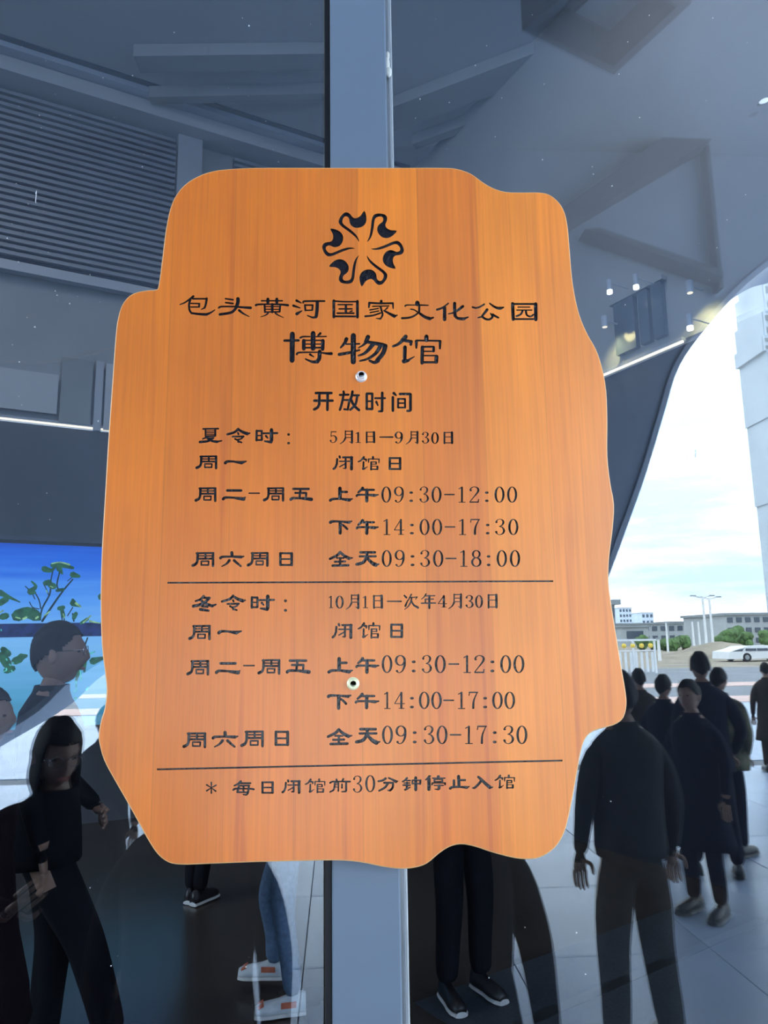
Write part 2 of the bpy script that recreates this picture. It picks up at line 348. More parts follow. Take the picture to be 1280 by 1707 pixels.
# dust specks caught on the panes: too many and too small to count
bm = bmesh.new()
spk = [(92,157),(194,196),(117,192),(47,340),(190,196),(60,322),(182,399),(116,506),(45,529),(58,545),(95,492),(36,675),(334,253),(404,30),(415,43),(381,147),(414,160),(221,126),(443,202),(92,485),(27,306),(150,458),(237,278),
       (1188,30),(1170,92),(907,140),(1066,196),(1177,168),(1020,310),(700,165),(987,278),(745,248),(1018,498),(1042,508),(1195,413),(1160,756),(78,822),(30,840),(83,866),(150,1480),(640,1700),(875,1546),(961,1555),(976,1624),(1018,1336),(815,1630),(185,1610),(410,1612)]
for i in range(46):
    spk.append((random.uniform(0, 530), random.uniform(0, 860)))
for i in range(26):
    spk.append((random.uniform(690, 1270), random.uniform(0, 470)))
for (a, b) in spk:
    p = atY(a, b, -0.0075); r = random.uniform(0.0003, 0.00085)
    res = bmesh.ops.create_icosphere(bm, subdivisions=1, radius=r)
    bmesh.ops.scale(bm, vec=(random.uniform(.7, 1.6), 0.6, random.uniform(.6, 1.5)), verts=res['verts']); bmesh.ops.translate(bm, vec=p, verts=res['verts'])
p = atY(60, 328, -0.0075); add_box(bm, p, (0.0006, 0.0006, 0.018))
p = atY(1160, 756, -0.0075); add_box(bm, p, (0.0006, 0.0006, 0.011), Matrix.Rotation(0.15, 3, 'Y'))
tag(bm_obj('dust_specks', bm, MAT['dust']), 'tiny white dust specks scattered over the window glass', 'dust', kind='stuff')
#   (a small flat pale oval at the right edge)
p = atY(1274, 168, -0.009); bm = bmesh.new(); res = bmesh.ops.create_icosphere(bm, subdivisions=2, radius=0.008)
bmesh.ops.scale(bm, vec=(1.3, .12, .5), verts=res['verts']); bmesh.ops.rotate(bm, cent=(0, 0, 0), matrix=Matrix.Rotation(-0.5, 3, 'Y'), verts=res['verts']); bmesh.ops.translate(bm, vec=p, verts=res['verts'])
tag(bm_obj('glass_mark', bm, MAT['dust'], smooth=True), 'pale oval mark on the glass at the upper right edge', 'mark')

# ================================================================ THE SIGN
YF = -0.087
OUT = [(540,279),(650,279),(735,279),(762,281),(785,289),(802,301),(820,312),(842,319),(870,320),(898,320),(916,324),(932,337),(942,355),(947,380),(950,415),(955,470),(965,520),(979,555),(994,582),(1004,612),(1011,650),(1013,700),(1013,760),(1018,805),(1024,840),(1022,880),(1016,930),(1015,968),(1020,1010),(1028,1060),(1036,1110),(1043,1150),(1045,1175),(1040,1196),(1028,1207),(1010,1213),(990,1219),(977,1230),(969,1252),(962,1290),(955,1330),(946,1372),(938,1395),(925,1414),(905,1428),(885,1433),(858,1431),(822,1422),(792,1412),(768,1408),(748,1413),(730,1425),(712,1440),(692,1447),(668,1449),(640,1446),(600,1438),(560,1435),(500,1436),(420,1438),(340,1441),(302,1442),(280,1438),(262,1424),(246,1400),(230,1371),(210,1335),(190,1300),(173,1268),(165,1240),(164,1222),(168,1200),(174,1180),(177,1150),(174,1118),(169,1075),(167,1000),(169,920),(174,830),(180,730),(187,630),(192,560),(196,530),(203,508),(215,493),(230,486),(248,483),(260,482),(264,474),(270,430),(276,382),(284,345),(295,322),(312,304),(335,291),(358,284),(385,281),(430,279)]
sc0 = atY(600, 860, YF); SX, SZ = sc0.x, sc0.z
def loc2(px, py):
    p = atY(px, py, YF); return Vector(((p.x-SX)*1000, (p.z-SZ)*1000, 0))       # millimetres on the board
sign = empty('sign_board', (SX, YF, SZ), label='orange wooden sign with wavy cut edge and black carved opening hours', cat='sign')
out2 = catmull([loc2(*p) for p in OUT], 3, True)
area = sum(a.x*b.y-b.x*a.y for a, b in zip(out2, out2[1:]+out2[:1]))
if area < 0: out2.reverse()
def offset(poly, d):
    n = len(poly); r = []
    for i in range(n):
        t = (poly[(i+1) % n]-poly[i-1]).normalized(); r.append(poly[i]+Vector((-t.y, t.x, 0))*d)
    return r
front2 = offset(out2, 1.5)

# ---- glyph shapes: strokes "width[>width]|x,y[,w] ..." drawn in any units, fitted to their boxes
G = {}
G['包']='14>30|45,185 110,160 170,120 235,70;22|225,105 425,105;30>26|425,100 412,180 395,230;24>10|395,232 345,255;18|200,170 325,172;26|318,175 318,215;18|200,220 320,220;28>26|195,110 175,180 180,260 210,308;26>34|210,305 300,318 420,325;34>14|420,325 480,300 540,260'
G['头']='22|695,110 800,125;22|695,165 800,178;46|868,110 868,160 850,215;24>22|600,240 640,222 820,222;24>36|840,225 960,235 1045,240;36>34|850,230 800,290 740,315 615,335;34>12|885,275 940,320 1025,365'
G['黄']='20|130,135 430,135;40|222,110 222,160;40|350,110 350,160;30>20|50,200 90,188 270,185;22>32|270,185 420,190 510,200;26|175,190 180,300;26|400,190 390,295;16|185,220 400,220;16|190,258 400,260;20|180,300 390,295;34|285,185 285,300;24>10|225,315 190,345 120,370;24>10|330,315 370,345 445,380'
G['河']='34>16|635,130 705,165;34>14|590,205 690,240;14>44|715,280 640,325;26|735,160 760,140 1045,138;26|758,195 765,275;22|760,197 875,197;26|872,197 866,270;20|765,274 866,272;44|940,145 935,270 925,355;36>16|925,370 870,378 795,350'
G['国']='36|140,135 140,375;22|140,140 300,150 478,148;36|476,142 476,376;26|140,364 476,366;20|200,192 405,192;20|215,255 400,255;24|190,318 425,318;32|312,200 312,310;22>16|400,285 370,295'
G['家']='36|810,135 808,165;26>24|640,160 800,168 980,165;34>20|640,162 632,225;26>16|978,168 982,240;18|685,210 920,205;28>24|800,215 815,270 830,330 800,385;24>10|800,387 735,380;18|770,240 645,262;18|775,275 650,300;22>26|800,305 690,340 580,352;22>16|900,230 865,262;22>44|850,270 930,315 1000,350;30>16|1000,352 1040,335'
G['文']='76|318,155 320,175;30>18|95,212 130,195 280,195;18|270,195 400,195;26>20|380,195 520,200;36|355,190 352,320;20>24|195,268 260,280 320,318;30>36|340,335 240,400 140,425 35,432;44>56|370,350 460,410 550,440;40>30|555,440 612,420'
G['化']='24>40|880,150 810,210 760,245 680,275;56|812,235 812,470;52|990,150 990,280 1000,400;46>54|1000,400 1050,445 1150,455;48>24|1150,455 1230,420;50>40|1135,210 1060,275 1000,318;36>20|1000,320 940,345 880,358'
G['公']='30>28|70,220 130,235 200,215 275,170;24>50|370,155 430,200 500,235 560,240;46>24|560,240 612,225;46>36|325,265 290,310 240,372;30>20|250,385 165,405;36>34|240,390 300,430 370,435 420,395;20|410,385 385,330;40>30|420,350 470,380 522,405'
G['园']='50|765,155 775,435;54|1148,160 1150,438;32|765,162 1145,162;30|775,430 1150,430;20|855,217 1050,217;20|835,270 1085,270;32|930,280 900,345 830,378;32>26|985,280 1000,355 1060,385 1110,350'
G['博']='74|185,95 180,470;36|70,188 275,185;30>20|300,148 340,132 440,132;20|530,132 675,130;72|485,85 485,300;36>30|590,85 560,112;54|350,190 350,305;54|627,190 622,310;22|350,185 625,185;20|375,238 600,238;26|350,290 622,288;34>20|250,382 290,358 560,355;22>46|600,360 680,372 750,374;34>16|440,385 495,420;58|580,345 575,440 550,475;54>22|550,488 470,490 375,450'
G['物']='56>44|965,165 940,230;48>24|940,225 885,290;24|960,240 1145,235;74|1060,115 1058,495;48>42|865,388 1010,362;34>28|1010,358 1145,325;64>56|1262,135 1230,215;50>18|1235,205 1200,250 1130,292;46>64|1262,210 1400,235 1480,258;66>60|1500,265 1470,370 1390,470;60>34|1400,478 1350,505 1285,478;64>26|1335,235 1260,330 1200,380 1130,405;60>26|1435,265 1370,370 1260,450 1150,482'
G['馆']='60>56|650,140 600,195;50>34|600,200 540,250 470,278;46|640,195 730,212;42|725,205 722,252;54|640,290 635,450;66>40|625,490 690,480;34>16|680,478 770,425;62|942,140 942,190;28|800,195 1140,200;48>28|800,205 800,300;42>28|1135,205 1132,310;50|885,290 880,515;30|885,285 1040,285;42|1042,290 1042,345;22|900,350 1042,350;22|900,410 1080,410;56|1085,425 1080,500;34|885,505 1080,505'
G['开']='26|110,107 290,107;26|92,190 302,190;28|150,110 150,230;28|150,230 130,265 92,285;28|245,110 242,290'
G['放']='26|422,88 428,120;22|378,125 480,122;26|422,125 402,220 380,290;20|430,182 495,182;24|490,185 470,290;18>22|470,290 430,285;28|525,88 512,150 490,190;22|520,130 600,130;26|580,135 560,230 500,290;28|505,170 540,240 600,295'
G['时']='26|685,110 685,275;24|685,107 750,107;26|748,110 748,275;18|690,190 745,190;24|688,275 748,276;20|780,157 895,157;28|862,98 860,295;26>20|860,298 822,302;26>16|795,198 812,235'
G['间']='30>16|990,100 1015,125;26|980,145 980,298;26|1055,108 1165,108;28|1168,112 1168,290;24|1165,298 1135,300;20|1035,165 1035,260;18|1035,165 1110,165;20|1110,167 1110,262;16|1040,212 1105,212;18|1035,262 1110,262'
G['夏']='18|125,72 315,68;18|155,75 155,155;22|276,75 276,152;11|160,96 275,96;11|160,116 275,116;11|160,136 275,136;18|155,158 276,155;20>14|185,165 120,190;14|185,178 260,178;22>26|250,180 190,215 85,227;22>28|180,185 240,215 300,224;22>14|300,222 355,212'
G['令']='28>24|548,75 500,115 415,140;24>36|548,78 600,110 660,132;24>16|660,132 690,126;20|545,122 552,140;20|480,168 615,165;22>16|610,165 590,190 560,202;20>16|510,195 545,215;22|546,205 550,232;18|550,226 590,240'
G['時']='24|770,95 768,205;20|770,97 830,97;22|830,97 830,200;14|775,150 830,150;18|770,202 830,202;20|850,125 1015,122;36|945,85 945,205;30>16|940,225 865,215;24>14|880,155 900,178'
G['周']='20|95,395 290,392;26|108,395 105,480;24>30|105,480 90,515 52,535;26|285,395 285,540;14|115,425 275,425;20|115,457 275,457;20|197,395 197,457;16|150,487 150,530;16|150,487 235,487;16|235,487 232,530;16|150,530 232,530'
G['一']='30>18|390,472 420,457 500,458;18>32|500,460 590,470;30>12|590,468 645,455'
G['二']='22|365,102 510,102;26>18|325,187 350,172 450,175;22>32|450,177 535,187;22>12|530,183 552,170'
G['五']='20|1010,92 1165,92;18|1030,130 1140,130;20|1082,95 1072,180;18|1140,130 1136,180;26>18|985,192 1010,180 1100,182;22>30|1100,182 1192,192'
G['闭']='28|175,140 180,160;28|140,180 135,260;26>32|130,260 115,305 88,330;26|225,155 365,155;38|352,155 352,335;18|175,215 330,215;26|265,170 265,315;20>14|265,322 230,322;18>16|260,252 175,300'
G['日']='20|12,12 12,108;22|98,12 98,108;17|10,12 100,12;14|16,60 98,60;17|10,108 100,108'
G['上']='38|203,105 203,235;26|215,152 290,152;32>24|82,260 120,242 220,240;24>38|220,242 320,256;30>14|320,252 360,240'
G['午']='36>22|485,108 470,125 430,160;24|480,128 630,128;28>20|410,202 430,190 540,188;22>34|540,188 640,196;28>14|640,195 685,188;36|540,130 538,265'
G['下']='36>22|78,530 110,518 220,520;22>32|220,520 320,530;28>14|320,525 355,515;36|205,525 203,668;24>26|230,560 260,580 295,615'
G['全']='32>26|205,80 160,120 72,160;28>36|205,82 260,125 320,155;26>14|320,155 362,148;18|160,150 250,150;22|135,195 270,192;24|205,150 203,235;26|105,243 310,238'
G['天']='28|450,82 640,82;24|440,132 650,132;34|535,85 535,150;38>32|530,150 490,205 440,225 400,232;32>46|545,160 600,215 650,240;34>16|650,240 690,230'
G['六']='32|478,98 480,130;30>20|345,162 370,148 480,145;22>30|480,145 590,150;24>14|590,150 620,142;30>12|450,190 415,230 360,260;28>20|505,190 545,225 585,258'
G['冬']='28>18|200,95 160,130 105,148;22|205,112 270,112;28>30|265,115 210,165 150,190 78,205;24>30|160,130 200,165 260,190 300,202;28>14|300,200 345,185;26>20|180,202 245,214;30>22|160,240 258,255'
G['每']='36>20|600,160 560,195 500,222;24|590,185 750,185;22|570,222 735,220;28|575,222 550,318;28|725,222 715,320 690,355;28>20|485,287 520,268 640,268;20>26|640,268 740,268 800,278;22|545,322 720,322;24|638,235 646,250;24|638,292 646,305;24>18|690,362 640,358'
G['前']='26|918,122 925,145;26|1025,115 1010,145;26>20|820,177 860,157 960,155;20>26|960,155 1130,157;26|895,175 885,260 870,295;24>20|870,297 818,325;22|950,175 948,308;13|895,208 945,208;13|895,244 945,244;16|895,178 950,178;24|1005,200 1005,258;28|1070,175 1070,300;24>16|1065,315 1000,320'
G['*']='26>14|160,175 160,250;14>26|160,250 160,335;26>12|90,210 160,255;12>26|160,255 225,305;26>12|230,215 160,255;12>26|160,255 90,300'
G['分']='28>22|500,100 460,125 402,137;18>34|540,92 600,120 640,142;24>12|640,140 665,135;24|480,157 600,157;26|600,160 595,220 562,258;20>16|560,262 530,258;28>22|530,165 490,220 412,262'
G['钟']='28>18|785,90 760,120 725,140;18|780,122 830,124;16|745,158 825,158;20|735,190 830,188;26|785,150 785,245;26>16|760,255 830,220;20|860,120 860,170;18|860,120 970,120;24|970,120 965,172;18|860,168 965,168;36|905,85 905,255'
G['停']='12>6|22,4 12,20 2,30;15|19,20 19,96;13|66,5 66,14;8|38,18 98,18;8|46,27 46,41;7|46,27 86,27;8|86,27 86,41;7|46,41 86,41;8|36,50 100,50;8|38,52 34,62;8|99,52 100,62;8|46,67 90,67;13|70,67 69,90;10>5|66,95 48,92'
G['止']='40|375,125 380,260;26|395,178 470,178;32|307,185 308,270;36>24|255,298 290,280 400,278;26>36|400,278 495,286;26>14|495,285 530,272'
G['入']='28>42|655,128 690,155 760,215 820,262;30>16|820,268 860,262;32>28|700,172 660,220 605,268;26>14|605,270 572,272'
G['月']='14|365,92 365,200;22>8|365,200 340,250 292,288;12|368,98 455,98;24|455,95 455,265;18>6|455,275 420,255;10|370,145 450,145;10|365,192 450,192'
G['曰']='18|670,102 670,275;12|665,105 770,102;24|762,100 764,270;10|680,172 760,172;12|680,265 760,265'
G['—']='18>24|0,0 200,0'
G['次']='18>22|1065,102 1095,130;24>12|1080,245 1115,165;20>12|1165,88 1120,170;12|1140,132 1250,122;14>8|1250,122 1225,155;20|1170,130 1160,190;20>8|1160,190 1120,250 1068,290;16>26|1170,175 1200,230 1262,265'
G['年']='16>8|355,72 335,105 300,135;12|345,95 465,92;12|345,135 450,134;14|348,135 348,185;14|298,185 475,183;22|398,95 398,245'
G['：']='34|0,0 1,0;34|0,110 1,110'
G[':']='34|0,0 1,0;34|0,110 1,110'
G['-']='11|0,0 100,0'
G['0']='O50,100,38,90,9,20'
G['1']='18|52,14 52,190;10|22,32 52,12;9|22,194 84,194'
G['2']='18,48,20 15,35,14 30,12,10 58,5,9 84,22,16 88,55,18 70,92,14 38,142,9 12,184,8;14|12,190 88,190;9|92,158 88,190'
G['3']='16,40,22 16,30,14 30,10,8 58,5,8 80,24,16 82,52,18 68,80,12 44,94,8;44,94,8 74,106,12 90,146,20 76,182,14 46,196,8 22,182,10 14,160,22'
G['4']='18|66,8 66,192;8|64,8 6,135;9|6,138 94,138;8|44,194 90,194'
G['5']='13|22,12 84,12;8|22,12 18,88;18,90,8 45,76,9 76,92,16 88,134,18 72,180,12 42,196,8 18,182,10 14,160,20'
G['7']='14|14,14 90,14;8|14,14 10,48;88,16,9 62,80,13 52,130,18 50,188,20'
G['8']='O50,50,32,42,9,17;O50,142,39,50,9,19'
G['9']='O50,60,38,54,9,19;88,60,19 86,120,19 68,175,12 42,196,8 24,186,12 20,176,20'

def seg_points(s):
    if s[0] == 'O':
        cx, cy, rx, ry, w0, w1 = [float(v) for v in s[1:].split(',')]
        n = 20; return [(cx+rx*math.cos(2*math.pi*i/n), cy+ry*math.sin(2*math.pi*i/n), w0+(w1-w0)*abs(math.cos(2*math.pi*i/n))**1.3) for i in range(n+1)]
    if '|' in s:
        ww, rest = s.split('|'); P = [[float(v) for v in q.split(',')] for q in rest.split()]
        a, b = (ww.split('>')+[ww])[:2] if '>' in ww else (ww, ww)
        a, b = float(a), float(b); n = len(P)
        pts = [Vector((p[0], p[1], a+(b-a)*i/(n-1))) for i, p in enumerate(P)]
    else: pts = [Vector([float(v) for v in q.split(',')]) for q in s.split()]
    if len(pts) > 2: pts = catmull(pts, 3)
    return [tuple(p) for p in pts]
def stroke_poly(pts, cap=3):
    """outline of a stroke with round ends; 2-D"""
    n = len(pts); Lf, Rg = [], []
    for i, (x, y, wd) in enumerate(pts):
        a = pts[max(i-1, 0)]; b = pts[min(i+1, n-1)]
        d = Vector((b[0]-a[0], b[1]-a[1])).normalized(); nrm = Vector((-d.y, d.x))*wd*0.5
        Lf.append((x+nrm.x, y+nrm.y)); Rg.append((x-nrm.x, y-nrm.y))
        if i == 0: d0 = d
        d1 = d
    poly = list(Lf)
    x, y, wd = pts[-1]; a0 = math.atan2(d1.x, -d1.y)
    base = math.atan2(Lf[-1][1]-y, Lf[-1][0]-x)
    for k in range(1, cap+1): t = base-math.pi*k/(cap+1); poly.append((x+math.cos(t)*wd*.5, y+math.sin(t)*wd*.5))
    poly += Rg[::-1]
    x, y, wd = pts[0]; base = math.atan2(Rg[0][1]-y, Rg[0][0]-x)
    for k in range(1, cap+1): t = base-math.pi*k/(cap+1); poly.append((x+math.cos(t)*wd*.5, y+math.sin(t)*wd*.5))
    return poly
def ring_polys(pts):
    return [[(a[0]*1.0, a[1]*1.0, a[2]), (b[0], b[1], b[2])] for a, b in zip(pts, pts[1:])]
GC = {}
def glyph(ch, mul=1.0):
    ch0 = ch; ch = (ch, mul)
    if ch not in GC:
        polys = []
        for s in G[ch0].split(';'):
            pts = [(q[0], q[1], q[2]*mul) for q in seg_points(s)]
            if s[0] == 'O':
                n = len(pts)-1
                o = []; i_ = []
                cx = sum(p[0] for p in pts[:n])/n; cy = sum(p[1] for p in pts[:n])/n
                for k in range(n):
                    a = pts[k-1 if k else n-1]; b = pts[k+1]
                    d = Vector((b[0]-a[0], b[1]-a[1])).normalized(); nr = Vector((d.y, -d.x))*pts[k][2]*.5
                    o.append((pts[k][0]+nr.x, pts[k][1]+nr.y)); i_.append((pts[k][0]-nr.x, pts[k][1]-nr.y))
                for k in range(n):
                    j = (k+1) % n; polys.append([o[k], o[j], i_[j], i_[k]])
            else: polys.append(stroke_poly(pts))
        xs = [p[0] for q in polys for p in q]; ys = [p[1] for q in polys for p in q]
        GC[ch] = (polys, min(xs), min(ys), max(xs), max(ys))
    return GC[ch]

PL = []       # (char, x0, y0, x1, y1) in photograph pixels
def put(chars, y0, y1, *xs):
    for c, (a, b) in zip(chars, xs): PL.append((c, a, y0, b, y1))
def putb(s):
    for tkn in s.split():
        f = tkn.split(','); PL.append((f[0], float(f[1]), float(f[2]), float(f[3]), float(f[4])))
putb('包,299,492,359,526.5 头,363,495,420,528.5 黄,424.5,496,482,530 河,487,499,542.5,531 国,554,499,598,531 家,607,499.5,663,533 文,668,501,723.5,534 化,726.5,503,781.5,535.5 公,786,504.5,840.5,534.5 园,851.5,503.5,896,535.5')
putb('博,472,551.5,555,606 物,562.5,555,646,607.5 馆,653,557.5,736,608 开,521.5,653,556.5,685.5 放,564.5,650.5,600.5,686 时,609,652.5,643.5,687.5 间,652.5,653,686.5,687')
putb('夏,331,713,370.5,739 令,377,713,417.5,739 時,425.5,713.5,464,739.5 ：,478.5,722,483.5,741 周,325.5,759,362.5,782.5 一,373,767,411.5,774.5')
putb('5,549.5,719,562,738.5 月,566,717,588.5,740.5 1,592.5,720,601.5,738.5 曰,609.5,718.5,625.5,739 —,632,727.2,656,730 9,657.5,719.5,671.5,739.5 月,676,718,697.5,741 3,703,720,715.5,739.5 0,718.5,720.5,731.5,740 曰,739,719,755.5,740.5')
putb('闭,554,759,589,784.5 馆,596,760,633,784.5 日,647.5,761.5,669,784')
putb('周,324,812,361,837 二,369.5,815.5,410,835 -,414,821,433.5,823.4 周,438,812,474,836.5 五,482,813,522,835.5')
putb('上,548,811,588.5,836.5 午,592.5,811,631.5,838 下,548,867,587.5,891.5 午,592.5,865,631.5,892 全,548,918,588.5,945 天,592,918.5,632.5,945')
put('09:30-12:00', 811, 838, (635.5,652),(656.5,673),(682,688.5),(699,715),(719,736),(740,758),(764,776),(782,799),(808,814.5),(824,841),(845,862))
put('14:00-17:30', 865, 892, (639,650.5),(656.5,674),(683,690),(699,716),(720,737),(741,759),(765,777),(783.5,800),(809.5,816),(825,842),(847,864))
put('09:30-18:00', 917, 945, (636,653),(657.5,674.5),(684,691),(700,717),(721.5,739),(742,761),(767,779),(785,802.5),(811,817.5),(827.5,845),(849.5,867))
putb('周,319,920,357.5,945.5 六,365,918.5,407.5,945.5 周,411,920,448,945 日,465,920,488.5,944')
putb('冬,319.5,991.5,361.5,1020 令,368,991,410,1018.5 時,417.5,991,458.5,1018.5 ：,473,999,478.5,1020 周,313.5,1041.5,351.5,1067.5 一,362,1050,403.5,1058')
putb('1,548,993,555.5,1014 0,559,993,573,1014.5 月,576,990,599,1016.5 1,604.5,993,613.5,1014 曰,621.5,991,638.5,1015 —,644.5,1001,670,1003.8 次,672.5,989.5,698.5,1016.5 年,701,989,727,1015.5 4,729.5,992,745,1013 月,747,989,770,1015.5 3,775.5,992,789.5,1013.5 0,791.5,992,805,1013.5 曰,812.5,989.5,829.5,1014.5')
putb('闭,552.5,1038.5,588,1065.5 馆,596,1037,634,1065 日,650,1039,672,1064')
putb('周,310.5,1100,349,1126.5 二,358,1103.5,401,1124.5 -,405,1108.3,425,1110.8 周,429,1098.5,467.5,1125 五,476,1099,518,1123.5')
putb('上,545.5,1095,588.5,1123 午,592,1095,632.5,1123.5 下,544.5,1157,586,1183.5 午,591,1154.5,632.5,1182.5 全,544.5,1213.5,587.5,1242.5 天,591.5,1213,634,1241.5')
put('09:30-12:00', 1092, 1122, (636,654),(658,676.5),(686,693),(703,720),(724.5,743),(747,765.5),(772,785),(790,808),(817,824),(833.5,852),(855.5,874))
put('14:00-17:00', 1153, 1182, (640,651),(657,675),(683,690),(698,716),(718.5,736.5),(738.5,757),(763,775.5),(781,797),(805,812),(820,838),(840.5,858.5))
put('09:30-17:30', 1209.5, 1240.5, (636.5,655),(659,677.5),(687.5,694.5),(706,724),(727.5,746),(749.5,769),(775,788),(795,811.5),(821,828),(838.5,857),(860.5,879))
putb('周,304,1220.5,344,1247.5 六,352.5,1218,397.5,1246.5 周,400.5,1217.5,440,1246 日,457.5,1217.5,482,1244')
putb('*,343,1303,361.5,1323.5 每,387,1300.5,424.5,1326.5 日,435.5,1302,456.5,1323.5 闭,469,1299,501.5,1323.5 馆,508,1297.5,542.5,1322.5 前,548.5,1297,585,1321.5 3,588,1293,604,1321.5 0,608.5,1292,625.5,1320.5 分,629,1295.5,664,1319.5 钟,669.5,1294,702.5,1319 停,708,1292,743.5,1318.5 止,748,1291.5,783,1316.5 入,786.5,1293,822,1315.5 馆,824,1291,858.5,1315.5')
fixed = []
for (c, a, b, d, e) in PL:
    if c in ':：' : # colons sit low in their rows
        if c == ':': h = e-b; b, e = b+h*0.30, b+h*0.96
    if c == '-' and e-b > 6: h = e-b; b, e = b+h*0.455, b+h*0.54
    if c in '0123456789' and e-b > 25: pass
    fixed.append((c, a, b, d, e))

CV, CF, OWN, NAMES = [], [], [], []
def add_poly(poly, owner):
    if sum(a.x*b.y-b.x*a.y for a, b in zip(poly, poly[1:]+poly[:1])) < 0: poly = poly[::-1]
    k = len(CV); CV.extend(poly); CF.append(list(range(k, k+len(poly)))); OWN.append(owner)
add_poly([Vector((p.x, p.y)) for p in front2], -1)
for (c, a, b, d, e) in fixed:
    mul = 1.0
    if c in '夏令時周一二五闭上午下全天六冬每前分钟停止入' or (c == '馆' and d-a < 60): mul = 1.18
    if c in '月曰次年—': mul = 1.25
    if c in '0123456789': mul = 1.12 if e-b > 25 else 1.35
    if c == '-': mul = 1.3
    if c in '包头黄河国家文化公园开放时间': mul = 1.12
    polys, x0, y0, x1, y1 = glyph(c, mul)
    sx = (d-a)/(x1-x0); sy = (e-b)/(y1-y0) if (y1-y0) > 1e-6 else 1
    gi = len(NAMES); NAMES.append('carved_character')
    for q in polys:
        pp = []
        for (x, y) in q:
            v = loc2(a+(x-x0)*sx, b+(y-y0)*sy); pp.append(Vector((v.x, v.y)))
        add_poly(pp, gi)
# emblem: one swan-neck petal turned six times
PET = [(680,445),(703,395),(720,300),(728,220),(745,172),(775,155),(810,152),(860,162),(884,190),(883,225),(868,262),(872,290),(895,312),(930,325),(985,330),(952,372),(910,400),(865,406),(825,390),(795,355),(784,318),(792,280),(815,255),(838,238),(846,212),(838,192),(812,184),(775,194),(757,225),(748,300),(732,375),(705,425)]
for k in range(6):
    an = math.radians(60*k); gi = len(NAMES); NAMES.append('carved_petal'); sm = catmull([Vector((x, y, 0)) for x, y in PET], 2, True); pp = []
    for v in sm:
        x, y = v.x-640, v.y-515; xr_ = x*math.cos(an)-y*math.sin(an); yr_ = x*math.sin(an)+y*math.cos(an)
        q = loc2(500+(640+xr_*1.0)/6.095, 330+(515+yr_*0.985)/6.095); pp.append(Vector((q.x, q.y)))
    add_poly(pp, gi)
for (ax, ay, bx, by, hw) in [(279, 971.5, 922, 968.8, 1.4), (261.5, 1282.5, 937.5, 1267.8, 1.5)]:
    gi = len(NAMES); NAMES.append('carved_line')
    q = [loc2(ax, ay-hw), loc2(bx, by-hw), loc2(bx, by+hw), loc2(ax, ay+hw)]; add_poly([Vector((v.x, v.y)) for v in q], gi)

ov, oe, of_, _, _, ofid = delaunay_2d_cdt(CV, [], CF, 1, 1e-4, True)
owner = []
for ids in ofid:
    gs = [OWN[i] for i in ids if OWN[i] >= 0]
    owner.append(gs[0] if gs else (-1 if ids else None))
YB = 0.0  # front face in local y
DEP = 0.0022
bt = [f for f, o in zip(of_, owner) if o == -1]
used = {}; bv = []; bf = []
def bidx(i):
    if i not in used: used[i] = len(bv); bv.append((ov[i].x/1000, YB, ov[i].y/1000))
    return used[i]
for f in bt: bf.append(tuple(bidx(i) for i in f))
mesh_obj('board_face', bv, bf, MAT['wood'], sign)
# chamfered edge and back
n = len(front2); ev = []
for lay, yy in ((front2, YB), (offset(out2, 0.45), YB+0.0005), (out2, YB+0.0016), (out2, YB+0.022)):
    ev += [(p.x/1000, yy, p.y/1000) for p in lay]
ef = []; mi = []
for l in range(3):
    for i in range(n):
        j = (i+1) % n; ef.append((l*n+i, l*n+j, (l+1)*n+j, (l+1)*n+i))
ef.append(tuple(range(3*n, 4*n)))
mesh_obj('board_edge', ev, ef, MAT['wood_edge'], sign)
# grooves
emap = {}
for f, o in zip(of_, owner):
    m_ = len(f)
    for i in range(m_): emap[(f[i], f[(i+1) % m_])] = o
byg = {}
for f, o in zip(of_, owner):
    if o is not None and o >= 0: byg.setdefault(o, []).append(f)
for gi, fl in byg.items():
    idx = {}; vv = []; ff = []
    def gidx(i, top):
        k = (i, top)
        if k not in idx: idx[k] = len(vv); vv.append((ov[i].x/1000, YB+(0.0 if top else DEP), ov[i].y/1000))
        return idx[k]
    for f in fl:
        ff.append(tuple(gidx(i, 0) for i in f))
        for i in range(len(f)):
            a, b = f[i], f[(i+1) % len(f)]
            if emap.get((b, a)) != gi: ff.append((gidx(a, 1), gidx(b, 1), gidx(b, 0), gidx(a, 0)))
    mesh_obj(NAMES[gi], vv, ff, MAT['lacquer'], sign)

def bolt(px, py, mat, lab, rz):
    p = atY(px, py, YF); c = Vector((p.x-SX, 0, p.z-SZ)); s = 1.0
    bm = bmesh.new(); add_cyl(bm, c+Vector((0, 0, 0)), c+Vector((0, -0.0013, 0)), 0.0073, 0.0070, 32)
    add_cyl(bm, c+Vector((0, -0.0013, 0)), c+Vector((0, -0.0026, 0)), 0.0068, 0.0056, 32)
    h = bm_obj('bolt_flange', bm, mat, sign, label=lab)
    bm = bmesh.new(); vs = add_cyl(bm, (0, 0, 0), (0, -0.0045, 0), 0.0052, 0.0050, 6)
    add_cyl(bm, (0, -0.0044, 0), (0, -0.0051, 0), 0.0045, 0.0040, 24); add_cyl(bm, (0, -0.0051, 0), (0, -0.0047, 0), 0.0035, 0.0032, 24)
    bmesh.ops.rotate(bm, cent=(0, 0, 0), matrix=Matrix.Rotation(rz, 3, 'Y'), verts=bm.verts); bmesh.ops.translate(bm, vec=c+Vector((0, -0.0022, 0)), verts=bm.verts)
    bm_obj('bolt_head', bm, mat, h)
bolt(602, 628, MAT['steel'], 'steel hex bolt', 0.2)
bolt(588.5, 1139.5, MAT['brass'], 'yellowish hex bolt', 0.5)
